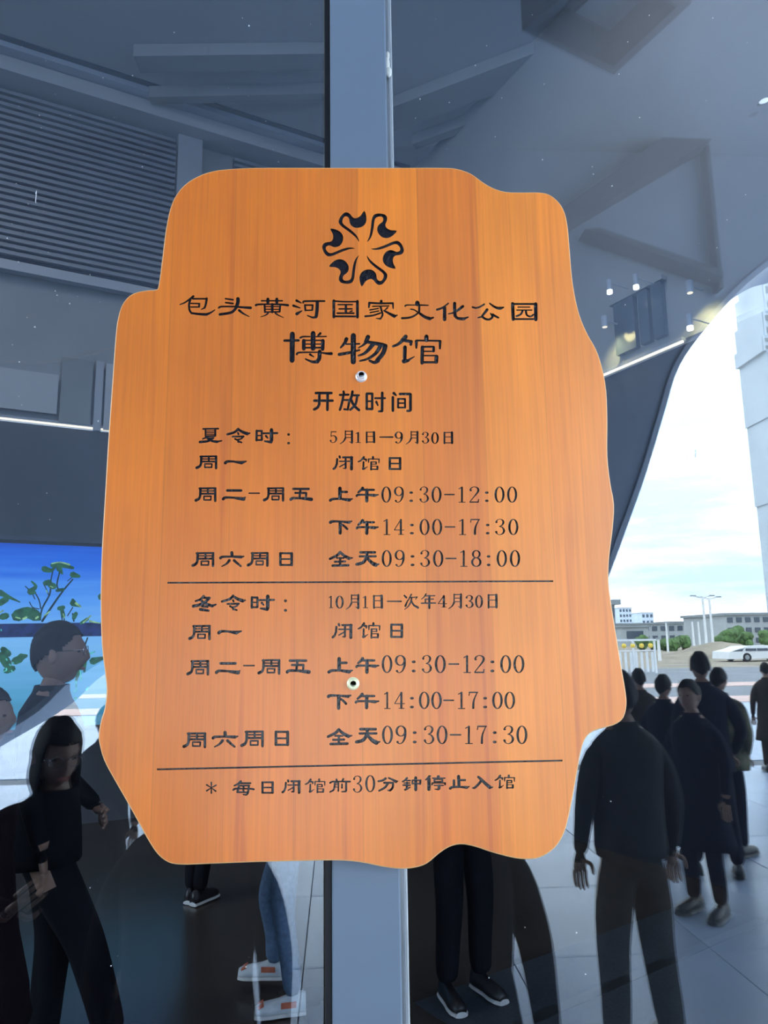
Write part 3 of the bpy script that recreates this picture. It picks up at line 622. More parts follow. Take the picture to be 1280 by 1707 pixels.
# ================================================================ THE LOBBY BEHIND THE GLASS
CZ = CAM.z
C = atZ(665, 768, 4.25)                          # inner corner under the light strip
uL = Vector((-math.sin(math.radians(66)), -math.cos(math.radians(66)), 0))    # along the screen wall, to the left
uR = Vector((math.sin(math.radians(25.6)), -math.cos(math.radians(25.6)), 0))  # along the other wall, to the right
nL = Vector((uL.y, -uL.x, 0)); nL = nL if nL.y < 0 else -nL                    # both face the glass
nR = Vector((uR.y, -uR.x, 0)); nR = nR if nR.x < 0 else -nR
def onwall(px, py, n, off=0.0):
    d = ray(px, py); p0 = C+n*off; t = (p0-CAM).dot(n)/d.dot(n); return CAM+d*t
def wt(px, u, n, off=0.0):          # metres along the wall from the corner for a pixel column near y=700
    return (onwall(px, 700, n, off)-C).dot(u)
def wallbox(name, u, n, t0, t1, z0, z1, thick, off, mat, parent=None, **k):
    """box standing against a wall plane; off = how far its face stands in front of the wall"""
    a = C+u*t0; b = C+u*t1
    poly = [Vector((a.x, a.y, z0)), Vector((b.x, b.y, z0)), Vector((b.x, b.y, z1)), Vector((a.x, a.y, z1))]
    poly = [p+n*off for p in poly]
    return prism(name, poly, -n*thick, mat, parent, **k)
TL = 24.0; TR = (C.y-0.3)/-uR.y
HCEIL = 8.4
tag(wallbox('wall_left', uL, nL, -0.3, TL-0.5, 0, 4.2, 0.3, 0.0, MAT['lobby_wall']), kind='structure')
tag(wallbox('wall_left', uL, nL, -0.3, TL-0.5, 4.27, HCEIL, 0.3, -0.05, MAT['lobby_upper']), kind='structure')
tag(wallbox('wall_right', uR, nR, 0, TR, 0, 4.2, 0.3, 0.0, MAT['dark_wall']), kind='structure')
tag(wallbox('wall_right', uR, nR, 0, TR, 4.27, HCEIL, 0.3, -0.05, MAT['lobby_upper']), kind='structure')
a, b, c_ = C+uL*TL, C, C+uR*(TR+0.2)
fl = [Vector((a.x, 0.03, 0)), Vector((a.x, a.y+.3, 0)), Vector((b.x, b.y+0.3, 0)), Vector((c_.x+.3, c_.y, 0)), Vector((c_.x+.3, 0.03, 0))]
tag(prism('floor', fl, (0, 0, -0.2), MAT['lobby_floor']), kind='structure')
tag(prism('ceiling', [p+Vector((0, 0, HCEIL)) for p in fl], (0, 0, 0.2), MAT['lobby_ceiling']), kind='structure')
# cove light strips
for nm, u, n, t00, t1, lab in (('led_light_strip', uL, nL, 0.06, TL-1, 'thin warm lit light strip running along the wall above the blue screen'), ('led_light_strip', uR, nR, 0.06, min(TR-0.3, abs(wt(1152, uR, nR))), 'thin lit light strip sloping up along the wall to the right of the sign')):
    e = empty(nm, C, label=lab, cat='light strip')
    s1 = wallbox('light_diffuser', u, n, t00, t1, 4.214, 4.232, 0.02, 0.025, MAT['lamp_strip']); s2 = wallbox('strip_housing', u, n, t00, t1, 4.235, 4.262, 0.05, 0.03, MAT['light_trim'])
    for s in (s1, s2): s.parent = e; s.matrix_parent_inverse = Matrix.Translation(-C)
# horizontal slat grille high on the screen wall
tg0 = wt(275, uL, nL); zt = lambda py: onwall(0, py, nL).z
ztop, zbot = zt(150), zt(428)
gr = empty('slat_grille', C+uL*tg0, label='grille of thin grey horizontal slats high on the left lobby wall', cat='grille')
inv = Matrix.Translation(-(C+uL*tg0))
def under(o, p): o.parent = p; o.matrix_parent_inverse = p.matrix_world.inverted() if False else Matrix.Translation(-p.location); return o
NS = 25; pitch = (ztop-zbot)/NS
under(wallbox('backing_panel', uL, nL, tg0, TL-2, zbot, ztop, 0.03, 0.0, MAT['dark_metal']), gr)
for i in range(NS):
    z = zbot+pitch*(i+0.5)
    under(wallbox('slat', uL, nL, tg0, TL-2, z-pitch*.27, z+pitch*.27, 0.05, 0.07, MAT['slat']), gr)
under(wallbox('end_post', uL, nL, tg0-0.32, tg0-0.02, zbot-0.2, ztop+.05, 0.12, 0.1, MAT['light_trim']), gr)
tg2 = tg0-0.75
under(wallbox('backing_panel', uL, nL, 0.6, tg2, zbot+.4, ztop, 0.03, 0.0, MAT['dark_metal']), gr)
for i in range(6, NS):
    z = zbot+pitch*(i+0.5)
    under(wallbox('slat', uL, nL, 0.6, tg2, z-pitch*.27, z+pitch*.27, 0.05, 0.05, MAT['slat']), gr)
# stepped cornice over it
for i, (p0, p1, off, m) in enumerate([(66, 92, 0.5, 'dark_metal'), (92, 118, 0.42, 'soffit'), (120, 143, 0.3, 'lobby_ceiling')]):
    tag(wallbox('trim_%d' % (10+i), uL, nL, 0.0, TL-1, zt(p1), min(zt(p0), HCEIL-0.01), 0.5, off, MAT[m]), kind='structure')
# lower ledge of the grille and panels of the upper gallery
tag(wallbox('trim_13', uL, nL, 0.3, TL-1, zt(452), zt(436), 0.1, 0.09, MAT['light_trim']), kind='structure')
for i, (x0, x1, p0, p1, m) in enumerate([(-200, 93, 622, 688, 'lobby_ceiling'), (98, 150, 590, 700, 'gallery_panel'), (155, 168, 588, 708, 'light_trim'), (172, 260, 590, 705, 'lobby_ceiling')]):
    ta, tb = wt(x0, uL, nL), wt(x1, uL, nL)
    tag(wallbox('wall_left_panel' if False else 'trim_%d' % (14+i), uL, nL, min(ta, tb), max(ta, tb), onwall(60, p1, nL).z, onwall(60, p0, nL).z, 0.04, 0.04, MAT[m]), kind='structure')
# right wall: gallery windows and warm wall washers
for i, (x0, x1, zz0, zz1) in enumerate([(1035, 1070, 4.36, 4.85), (1078, 1095, 4.36, 4.85), (1101, 1120, 4.36, 4.85)]):
    ta, tb = wt(x0, uR, nR), wt(x1, uR, nR); ta, tb = min(ta, tb), max(ta, tb)
    tb = min(tb, TR-0.1)
    wdw = tag(wallbox('window_%d' % (3+i), uR, nR, ta, tb, zz0, zz1, 0.05, 0.0, MAT['window']), kind='structure')
    wallbox('window_frame', uR, nR, ta-0.03, tb+0.03, zz1, zz1+0.04, 0.06, 0.02, MAT['lobby_upper'], wdw)
def spot(loc, target, power, col, size=0.9, blend=0.6, parent=None, rad=0.05):
    l = bpy.data.lights.new('lamp_and_fill_light', 'SPOT'); l.energy = power; l.color = col; l.spot_size = size; l.spot_blend = blend; l.shadow_soft_size = rad
    o = bpy.data.objects.new('lamp_and_fill_light', l); COL.objects.link(o); o.location = loc
    o.rotation_euler = (Vector(target)-Vector(loc)).to_track_quat('-Z', 'Y').to_euler(); return o
for (px, py, lab) in ((1150, 488, 'warm lit wall washer high on the right wall beside the bright reflection'), (1008, 545, 'warm lit wall washer just right of the sign edge')):
    p = onwall(px, py, nR, 0.16)
    e = empty('wall_washer', p, label=lab, cat='lamp')
    hs = cyl('lamp_housing', (0, 0, 0.0), (0, 0, 0.10), 0.03, MAT['soffit'], e)
    br = cyl('wall_bracket', Vector((0, 0, 0.06)), Vector((0, 0, 0.06))-nR*0.16, 0.008, MAT['soffit'], e)
    cyl('lamp_lens', (0, 0, -0.004), (0, 0, 0.0), 0.022, MAT['lamp_strip'], e)
    spot(p+Vector((0, 0, -0.02)), p-nR*0.55+Vector((0, 0, -1)), 20, (1.0, 0.85, 0.35), 1.9, 0.9)
for i, (px, py, lab) in enumerate(((1016, 484, 'bright wall spotlight nearest the sign in the upper right lobby'), (1060, 476, 'small bright wall spotlight at the middle of the three'), (1150, 544, 'bright wall spotlight just left of the bright sky opening'))):
    p = onwall(px, py, nR, 0.25)
    e = empty('wall_spotlight', p, label=lab, cat='lamp', group='small spotlights on the right lobby wall')
    cyl('lamp_shade', (0, 0, 0), (0, 0, 0.10), 0.022, MAT['soffit'], e); cyl('lamp_lens', (0, 0, -0.03), (0, 0, 0), 0.024, MAT['lamp_white'], e)
    cyl('wall_bracket', Vector((0, 0, 0.07)), Vector((0, 0, 0.07))-nR*0.24, 0.005, MAT['soffit'], e, seg=6)
# ceiling beams of the lobby
def beam(name, p0, p1, width, depth, mat, **k):
    a = Vector(p0); b = Vector(p1); d = (b-a).normalized(); s = Vector((-d.y, d.x, 0))*width/2
    return prism(name, [a-s, b-s, b+s, a+s], (0, 0, depth), mat, **k)
zb = HCEIL-0.16
for i, (q0, q1, wd) in enumerate([((228, 108), (545, 104), 0.25), ((250, 168), (545, 162), 0.12), ((640, 205), (1300, -40), 0.4), ((690, 245), (1340, 10), 0.12)]):
    tag(beam('trim_%d' % (20+i), atZ(*q0, zb), atZ(*q1, zb), wd, 0.15, MAT['lobby_upper']), kind='structure')
# unseen area lights added under the ceiling to brighten the lobby
for i, (x, y) in enumerate([(-5.5, 3.2), (-2.2, 3.4), (1.2, 3.6)]):
    e = empty('lobby_fill', (x, y, HCEIL-0.06), label='added square fill light under the lobby ceiling, out of view', cat='lamp', group='added fill lights under the lobby ceiling')
    box('fill_frame', (0, 0, 0.03), (0.7, 0.7, 0.06), MAT['light_trim'], e)
    l = bpy.data.lights.new('lamp_and_fill_light', 'AREA'); l.shape = 'SQUARE'; l.size = 0.62; l.energy = 45; l.color = (1.0, 0.96, 0.9)
    o = bpy.data.objects.new('lamp_and_fill_light', l); COL.objects.link(o); o.location = (x, y, HCEIL-0.07)
    e['label'] = 'added square fill light under the lobby ceiling, out of view, '+['far left near the glass', 'left of the mullion near the glass', 'right of the mullion near the glass'][i]

# video wall with a picture of water plants
t0, t1 = wt(330, uL, nL), wt(-120, uL, nL); t0, t1 = min(t0, t1), max(t0, t1)
zs1 = onwall(90, 911, nL).z; zs0 = 1.0
ctr = C+uL*((t0+t1)/2); ctr.z = zs0
rotz = math.atan2(uL.y, uL.x)+math.pi        # local x runs to the right along the wall
scr = empty('video_wall', ctr, rotz, label='large lit blue screen showing water plants, left of the sign', cat='screen')
W = t1-t0; HS = zs1-zs0
SD = 0.13
def inv_scr(p): return Matrix.Rotation(-rotz, 3, 'Z') @ (Vector(p)-ctr)
box('screen_case', (0, -SD/2, HS/2), (W+0.06, SD-0.01, HS+0.1), MAT['gasket'], scr)
mesh_obj('screen_picture', [(-W/2, -SD, 0), (W/2, -SD, 0), (W/2, -SD, HS), (-W/2, -SD, HS)], [(0, 1, 2, 3)], MAT['screen'], scr)
box('screen_bezel', (0, -SD/2, HS+0.06), (W+0.1, SD+0.02, 0.05), MAT['dark_metal'], scr)
def scr_pt(px, py, off=0.0): 
    p = onwall(px, py, nL, SD+off); return inv_scr(p)
def scr_strokes(name, strokes, mat, off):
    vs, fs = [], []
    for s in strokes.split(';'):
        pts = seg_points(s); poly = stroke_poly(pts, 2); k = len(vs); n = len(poly); m = len(pts)
        vs += [scr_pt(0+x/5.69, 900+y/5.69, off) for x, y in poly]
        # strip triangulation left/right plus caps
        Lf = list(range(0, m)); cap1 = list(range(m, m+2)); Rr = list(range(m+2, 2*m+2))[::-1]; cap0 = list(range(2*m+2, 2*m+4))
        for i in range(m-1): fs.append((k+Lf[i], k+Lf[i+1], k+Rr[i+1], k+Rr[i]))
        fs.append(tuple(k+q for q in [Lf[-1]]+cap1+[Rr[-1]])); fs.append(tuple(k+q for q in [Rr[0]]+cap0+[Lf[0]]))
    return mesh_obj(name, vs, fs, mat, scr)
# strokes below are in the picture's own units (5.69 per pixel of the photograph, origin at its corner)
scr_strokes('picture_band', '130|-620,872 300,856;130|300,856 1750,838', MAT['scr_band'], 0.002)
scr_strokes('picture_branches', '14>22|690,375 600,480 500,620 400,770;16|480,430 470,520 400,650 380,760;14|570,290 540,420 560,480;12|320,480 370,570 385,650;10|410,410 440,470 460,520;10|280,590 310,640 370,655;12|500,300 480,400 490,440;8|700,340 640,390;14|10,620 20,560;12|600,660 610,760;10|690,640 640,720;16|700,770 690,700;12|570,640 590,760;10|240,440 300,500 330,560;14|830,930 800,1010;10|780,1130 760,1240;10|720,1300 715,1240', MAT['scr_dark'], 0.004)
scr_strokes('picture_leaves', '60>20|420,275 480,290 520,265;50>30|500,240 600,245 690,265;60>20|560,270 590,320;60>30|690,330 750,345;50>16|300,480 340,440 300,395;70>30|290,490 330,500;60|480,430 510,440;50|430,410 470,400;30|540,480 600,470;60>10|0,500 80,540 190,590;60|0,600 60,560;110|160,720 260,690 340,720;60|60,720 20,730;60>20|690,600 760,630;30>10|690,570 740,620;40|590,680 600,720;40|560,650 600,640;40|720,700 700,740;30|770,790 830,750', MAT['scr_green'], 0.006)
scr_strokes('picture_leaves', '10>16|490,225 570,212 660,235;14|150,735 190,745;20|220,750 250,735;18|340,745 360,730;24>8|720,600 770,640;14|790,785 860,720;20>8|850,770 950,790;12|420,720 470,680;10|440,480 450,500;10|600,700 610,740;12|480,440 500,450;14|0,690 30,670', MAT['scr_light'], 0.008)
scr_strokes('picture_plant', '90|20,1100 70,1180;70|140,1150 190,1130;60|30,1040 80,1080;60|60,1240 120,1220;70>30|200,1110 250,1100;60>20|720,1150 740,1260 720,1340;50>20|800,1150 800,1250', MAT['scr_green'], 0.005)
scr_strokes('picture_plant', '14|10,850 12,860;10|30,1250 60,1240;16|90,1180 100,1190;14|60,1220 62,1230;26|715,1500 716,1506;22>14|820,1420 835,1400;14|720,1340 722,1400;12|760,1240 770,1330;12|700,1440 730,1420;30>10|800,1100 900,1060;14|60,1130 66,1140;12|120,1160 126,1170;14|110,1240 118,1250', MAT['scr_teal'], 0.009)

for k, dx in enumerate((760, 1180)):
    scr_strokes('picture_branches', ';'.join('12|%d,%d %d,%d' % (dx+a, b, dx+c, d) for a, b, c, d in ((300, 770, 380, 560), (380, 560, 470, 420), (330, 680, 230, 540), (350, 620, 440, 560))), MAT['scr_dark'], 0.004)
    scr_strokes('picture_leaves', ';'.join('70>30|%d,%d %d,%d' % (dx+a, b, dx+c, d) for a, b, c, d in ((430, 420, 540, 400), (200, 540, 270, 520), (420, 560, 480, 540), (240, 720, 400, 720), (120, 1150, 220, 1120), (330, 1180, 400, 1260))), MAT['scr_green'], 0.006)
# stone reception counter right of the sign
p0 = atZ(925, 1365, 0.0); p1 = atZ(1100, 1392, 0.0)
d = (p1-p0).normalized(); back = Vector((-d.y, d.x, 0)); back = back if back.y > 0 else -back
q1 = p0+d*1.05
e = empty('reception_counter', p0, label='grey stone reception counter with black plinth in the lobby right of the sign', cat='counter')
h = 1.08
under(prism('counter_body', [p0+Vector((0, 0, .10)), q1+Vector((0, 0, .10)), q1+Vector((0, 0, h)), p0+Vector((0, 0, h))], back*0.22, MAT['counter']), e)
under(prism('plinth', [p0+back*.05, q1+back*.05, q1+back*.05+Vector((0, 0, .10)), p0+back*.05+Vector((0, 0, .10))], back*0.15, MAT['gasket']), e)
under(prism('counter_top', [p0-back*.04+Vector((0, 0, h)), q1-back*.04+Vector((0, 0, h)), q1-back*.04+Vector((0, 0, h+.04)), p0-back*.04+Vector((0, 0, h+.04))], back*0.3, MAT['counter']), e)
# entrance mat
m0 = atZ(690, 1672, 0.0); m1 = atZ(1110, 1518, 0.0); m1 = m0+(m1-m0)*1.15
dd = (m1-m0).normalized(); ss = Vector((dd.y, -dd.x, 0)); ss = ss if ss.y < 0 else -ss
def ytrim(p, s): t = (0.12-p.y)/s.y; return p+s*t
k0 = m0+ss*2.0; k1 = m1+ss*2.0
k0 = ytrim(m0, ss) if k0.y < 0.12 else k0; k1 = ytrim(m1, ss) if k1.y < 0.12 else k1
e = empty('entrance_mat', m0, label='dark blue-grey entrance mat on the lobby floor at the lower right', cat='mat')
under(prism('mat_field', [m0, m1, k1, k0], (0, 0, 0.003), MAT['mat']), e)
bA = m0+ss*.45; bB = m1+ss*.45
under(prism('mat_border', [bA, bB, bB+ss*.07, bA+ss*.07], (0, 0, 0.005), MAT['mat_border']), e)

# ================================================================ PLAZA AND SHELL (seen mirrored in the glass)
SY = 6.9
gd = box('ground', (0, -30.1, -0.06), (90, 60, 0.1), MAT['joint'], kind='structure')
gd.location = (0, 0, 0)
r2 = random.Random(3)
pv = {}
def paver_mesh(k):
    bm = bmesh.new(); add_box(bm, (0, 0, 0), (1.194, 1.194, 0.03), bev=0.004)
    for v in bm.verts: pass
    me = bpy.data.meshes.new('paver'); bm.to_mesh(me); bm.free(); me.materials.append(MAT['paver'] if k else MAT['paver_b']); return me
PM = [paver_mesh(0), paver_mesh(1)]
for iy in range(8):
    for ix in range(-5, 12):
        o = bpy.data.objects.new('paver', PM[r2.random() < .6]); COL.objects.link(o)
        o.location = (ix*1.2+0.4, -0.65-1.2*iy, -0.015+r2.uniform(-0.0015, 0.0015)); o.parent = gd
# beyond the pavers
def strip(name, y0, y1, mat, z=0.0, x0=-70, x1=90, **k):
    return tag(box(name, ((x0+x1)/2, -(y0+y1)/2, z-0.05), (x1-x0, y1-y0, 0.1), mat), kind='structure', **k)
def gy(py, px=1160): return RZ(px, py, 0.0).y*-1
strip('trim_30', 10.1, gy(1172), MAT['paver'], 0.001)
strip('trim_31', gy(1172), gy(1162), MAT['kerb'], 0.02)
strip('trim_32', gy(1162), gy(1145), MAT['asphalt'], 0.0)
strip('trim_33', gy(1145), gy(1139), MAT['kerb'], 0.02)
strip('trim_34', gy(1139), gy(1113), MAT['asphalt'], 0.0)
strip('trim_35', gy(1113), 420, MAT['earth'], 0.0, -300, 500)

# the shell: a wall with a sweeping cut opening, closed above by a soffit
ARC = [(-150, 1352), (-80, 1295), (0, 1245), (60, 1210), (120, 1172), (176, 1122), (260, 1062), (420, 1035), (700, 1040), (880, 1062), (950, 1048), (992, 1010), (1015, 955), (1040, 888), (1075, 790), (1105, 690), (1130, 612), (1160, 560), (1200, 512), (1240, 485), (1280, 471), (1360, 455), (1500, 440), (1750, 460), (2000, 560), (2180, 760), (2260, 1000), (2290, 1330)]
TH = 0.9
def far(x): return 1.0 if x <= 176 or x >= 1240 else (max(0, 1-(x-176)/84) if x < 300 else max(0, (x-1130)/110))
arc = catmull([RY(x, y, SY+TH*far(x)) for x, y in ARC], 4)
for p in arc: p.y = -SY
arc[0].z = 0; arc[-1].z = 0
arc = [Vector((p.x, p.y, max(0, p.z))) for p in arc]
HR = 7.6; XA, XB = -11.0, 16.0
outer = [Vector((arc[-1].x, -SY, 0)), Vector((XB, -SY, 0)), Vector((XB, -SY, HR)), Vector((XA, -SY, HR)), Vector((XA, -SY, 0)), Vector((arc[0].x, -SY, 0))]
poly2 = [Vector((p.x, p.z)) for p in arc]+[Vector((p.x, p.z)) for p in outer[1:-1]]
if sum(a.x*b.y-b.x*a.y for a, b in zip(poly2, poly2[1:]+poly2[:1])) < 0: poly2.reverse()
pv2, _, pf2, _, _, pid = delaunay_2d_cdt(poly2, [], [list(range(len(poly2)))], 1, 1e-5, True)
nn = len(pv2); vs = [(p.x, -SY, p.y) for p in pv2]+[(p.x, -SY-TH, p.y) for p in pv2]
fs = [tuple(f) for f, i in zip(pf2, pid) if i]; fs += [tuple(q+nn for q in f[::-1]) for f in fs]
tag(mesh_obj('wall_shell', vs, fs, MAT['shell']), kind='structure')
rv, rf = [], []
for i, p in enumerate(arc):
    t = (arc[min(i+1, len(arc)-1)]-arc[max(i-1, 0)]).normalized()
    nrm = Vector((t.z, 0, -t.x))
    rv += [p+Vector((0, 0.03, 0)), p+Vector((0, -TH-0.03, 0)), p-nrm*0.06+Vector((0, -TH-.03, 0)), p-nrm*0.06+Vector((0, 0.03, 0))]
for i in range(len(arc)-1):
    for j in range(4): rf.append((i*4+j, i*4+(j+1) % 4, i*4+4+(j+1) % 4, i*4+4+j))
tag(mesh_obj('trim_40', rv, rf, MAT['shell_rim'], smooth=False), kind='structure')
tag(box('ceiling_canopy', ((XA+XB)/2, -SY/2-0.2, HR+0.1), (XB-XA, SY+0.9, 0.2), MAT['soffit']), kind='structure')
# members on the inner face of the shell and canopy
def member(name, pts, yv, depth, mat, **k):
    return tag(prism(name, [RY(x, y, yv) for x, y in pts], (0, -depth, 0), MAT[mat]), kind='structure', **k)
yv = SY-0.28
member('trim_41', [(930, 352), (1186, 172), (1186, 232), (945, 375)], yv, 0.25, 'dark_metal')
member('trim_42', [(975, 382), (1000, 380), (1205, 450), (1205, 462)], yv, 0.25, 'dark_metal')
member('trim_43', [(1150, -20), (1156, -20), (1206, 480), (1199, 480)], yv+.1, 0.15, 'dark_metal')
# square hatch box hung from the canopy
zh = HR-0.9
hc = [RZ(870, 52, zh), RZ(1022, 126, zh), RZ(1152, 6, zh), RZ(1010, -62, zh)]
cc = sum(hc, Vector())/4
e = empty('canopy_hatch', (cc.x, cc.y, zh), label='dark square box hanging under the canopy, reflected at the top right', cat='hatch')
for i in range(4):
    a, b = hc[i], hc[(i+1) % 4]; ia, ib = a+(cc-a)*0.16, b+(cc-b)*0.16
    under(prism('side_panel', [a, b, ib, ia], (0, 0, 0.895), MAT['dark_metal']), e)
ins = [p+(cc-p)*0.17+Vector((0, 0, .35)) for p in hc]
h1 = [ins[0], ins[0]+(ins[1]-ins[0])*.48, ins[3]+(ins[2]-ins[3])*.48, ins[3]]
h2 = [ins[0]+(ins[1]-ins[0])*.52, ins[1], ins[2], ins[3]+(ins[2]-ins[3])*.52]
under(prism('hatch_panel', h1, (0, 0, 0.03), MAT['dark_metal']), e); under(prism('hatch_panel', h2, (0, 0, 0.03), MAT['soffit']), e)
# thin curved pale trim line
tb = catmull([RY(x, y, SY-.06) for x, y in [(-260, 560), (-120, 588), (0, 601), (50, 604), (100, 601), (150, 590), (200, 575), (300, 540)]], 4)
tag(tube('trim_45', tb, 0.016, MAT['light_trim']), kind='structure')
# ================================================================ PEOPLE
def seg_dist(p, a, b):
    ab = b-a; t = max(0, min(1, (p-a).dot(ab)/max(ab.dot(ab), 1e-9))); return (p-(a+ab*t)).length
def skin_mesh(verts, edges, radii, roots, sub=1):
    me = bpy.data.meshes.new('tmp'); me.from_pydata(verts, edges, []); o = bpy.data.objects.new('tmp', me); COL.objects.link(o)
    md = o.modifiers.new('s', 'SKIN'); md.use_smooth_shade = True; md.branch_smoothing = 0.6
    sv = me.skin_vertices[0].data
    for i, r in enumerate(radii):
        sv[i].radius = r if isinstance(r, tuple) else (r, r); sv[i].use_root = i in roots
    if sub: s = o.modifiers.new('u', 'SUBSURF'); s.levels = sub; s.render_levels = sub
    dg = bpy.context.evaluated_depsgraph_get(); dg.update(); ev = o.evaluated_get(dg); m2 = bpy.data.meshes.new_from_object(ev)
    bpy.data.objects.remove(o); return m2
def head_bm(bm, c, yaw, tilt, k=1.0, sx=1.0):
    """head with brow, nose, cheeks, chin, ears; face to -Y before turning; returns nothing"""
    R = Matrix.Rotation(yaw, 3, 'Z') @ Matrix.Rotation(tilt, 3, 'X'); c = Vector(c)
    r = bmesh.ops.create_uvsphere(bm, u_segments=28, v_segments=20, radius=1.0)
    for v in r['verts']:
        x, y, z = v.co
        s = 1.0-0.30*max(0, -z)**1.5; X = x*0.073*s; Y = y*0.094*(1-0.12*max(0, -z)); Z = z*0.118
        if y < 0:
            g = lambda cx, cz, wx, wz: math.exp(-((x-cx)/wx)**2-((z-cz)/wz)**2)
            Y -= 0.022*g(0, -0.16, .16, .20)+0.008*g(0, 0.05, .1, .2)         # nose
            Y += 0.010*(g(.40, 0.08, .2, .14)+g(-.40, 0.08, .2, .14))           # eye sockets
            Y -= 0.006*g(0, .28, .6, .12)                                       # brow
            Y -= 0.007*g(0, -0.50, .28, .08)+0.010*g(0, -0.82, .35, .16)        # lips, chin
            Y += 0.004*g(0, -0.62, .3, .06)
        v.co = c+R @ Vector((X, Y, Z))*k
    allv = list(r['verts'])
    for s in (-1, 1):
        e = bmesh.ops.create_uvsphere(bm, u_segments=8, v_segments=6, radius=1.0)
        for v in e['verts']:
            x, y, z = v.co; v.co = c+R @ Vector((s*0.075+x*0.010, 0.008+y*0.018, -0.006+z*0.032))*k
def hand_chain(V, E, Rr, roots, wrist, pdir, side, thumb_dir):
    w = Vector(wrist); d = Vector(pdir).normalized(); s = Vector(side).normalized(); nrm = d.cross(s).normalized()
    b = len(V); V += [w-d*0.02, w+d*0.045, w+d*0.085]; Rr += [(0.026, 0.020), (0.038, 0.016), (0.036, 0.014)]; E += [(b, b+1), (b+1, b+2)]; roots.add(b)
    for i, (o, ln) in enumerate([(-0.030, 0.062), (-0.010, 0.072), (0.010, 0.068), (0.029, 0.052)]):
        b = len(V); st = w+d*0.065+s*o
        V += [st, st+d*(0.03), st+d*(0.03+ln*.5)+nrm*0.010, st+d*(0.03+ln*.85)+nrm*0.028]; Rr += [0.009, 0.009, 0.0085, 0.007]; E += [(b, b+1), (b+1, b+2), (b+2, b+3)]; roots.add(b)
    b = len(V); st = w+d*0.03-s*0.02; td = Vector(thumb_dir).normalized()
    V += [st, st+td*0.035+d*.01, st+td*0.045+d*0.04, st+td*.042+d*.062+nrm*.01]; Rr += [0.012, 0.011, 0.010, 0.008]; E += [(b, b+1), (b+1, b+2), (b+2, b+3)]; roots.add(b)
def shoe(parent, foot, yaw, mat, sole, accent=None):
    """laced low shoe: upper, sole; toe to -Y before turning"""
    e = foot; Rz = Matrix.Rotation(yaw, 3, 'Z')
    secs = [(0.075, .030, .075), (0.04, .036, .085), (0.0, .037, .075), (-0.05, .038, .058), (-0.10, .045, .048), (-0.145, .043, .040), (-0.175, .028, .026)]
    def loft(z0, top, grow):
        vs, fs = [], []; n = 12
        for (y, w, h) in secs:
            for j in range(n):
                a = 2*math.pi*j/n; x = math.cos(a)*(w+grow); zz = math.sin(a)
                z = z0+(0 if zz < 0 else zz*(h if top is None else top)) if zz >= 0 else z0+zz*0.008
                vs.append(Vector(e)+Rz @ Vector((x, y*(1+grow*2), z)))
        for i in range(len(secs)-1):
            for j in range(n): fs.append((i*n+j, i*n+(j+1) % n, (i+1)*n+(j+1) % n, (i+1)*n+j))
        fs.append(tuple(range(n))[::-1]); fs.append(tuple(range((len(secs)-1)*n, len(secs)*n))); return vs, fs
    vs, fs = loft(0.03, None, 0.0); o = mesh_obj('shoe', vs, fs, mat, parent, smooth=True)
    vs, fs = loft(0.012, 0.020, 0.005); mesh_obj('sole', vs, fs, sole, o, smooth=False)
    if accent:
        bm = bmesh.new()
        for s in (-1, 1):
            add_box(bm, Vector(e)+Rz @ Vector((s*0.036, -0.01, 0.062)), (0.006, 0.075, 0.03), Rz @ Matrix.Rotation(0.2*s, 3, 'Y'), 0.002)
        add_box(bm, Vector(e)+Rz @ Vector((0, -0.145, 0.062)), (0.06, 0.03, 0.012), Rz @ Matrix.Rotation(0.5, 3, 'X'), 0.003)
        bm_obj('shoe_panel', bm, accent, o)
    return o
ARMS = {
 'down': ((0.235, 0.02, 1.13), (0.245, -0.05, 0.88), (0.0, -0.15, -1)),
 'phone': ((0.235, -0.02, 1.13), (0.11, -0.27, 1.17), (-0.5, -0.6, 0.5)),
 'up': ((0.27, -0.10, 1.26), (0.17, -0.30, 1.40), (-0.3, -0.5, 0.8)),
 'pocket': ((0.27, 0.05, 1.13), (0.20, -0.05, 0.93), (-0.3, -0.3, -0.8)),
 'clasp': ((0.235, 0.0, 1.12), (0.08, -0.20, 0.98), (-0.8, -0.4, -0.1)),
}
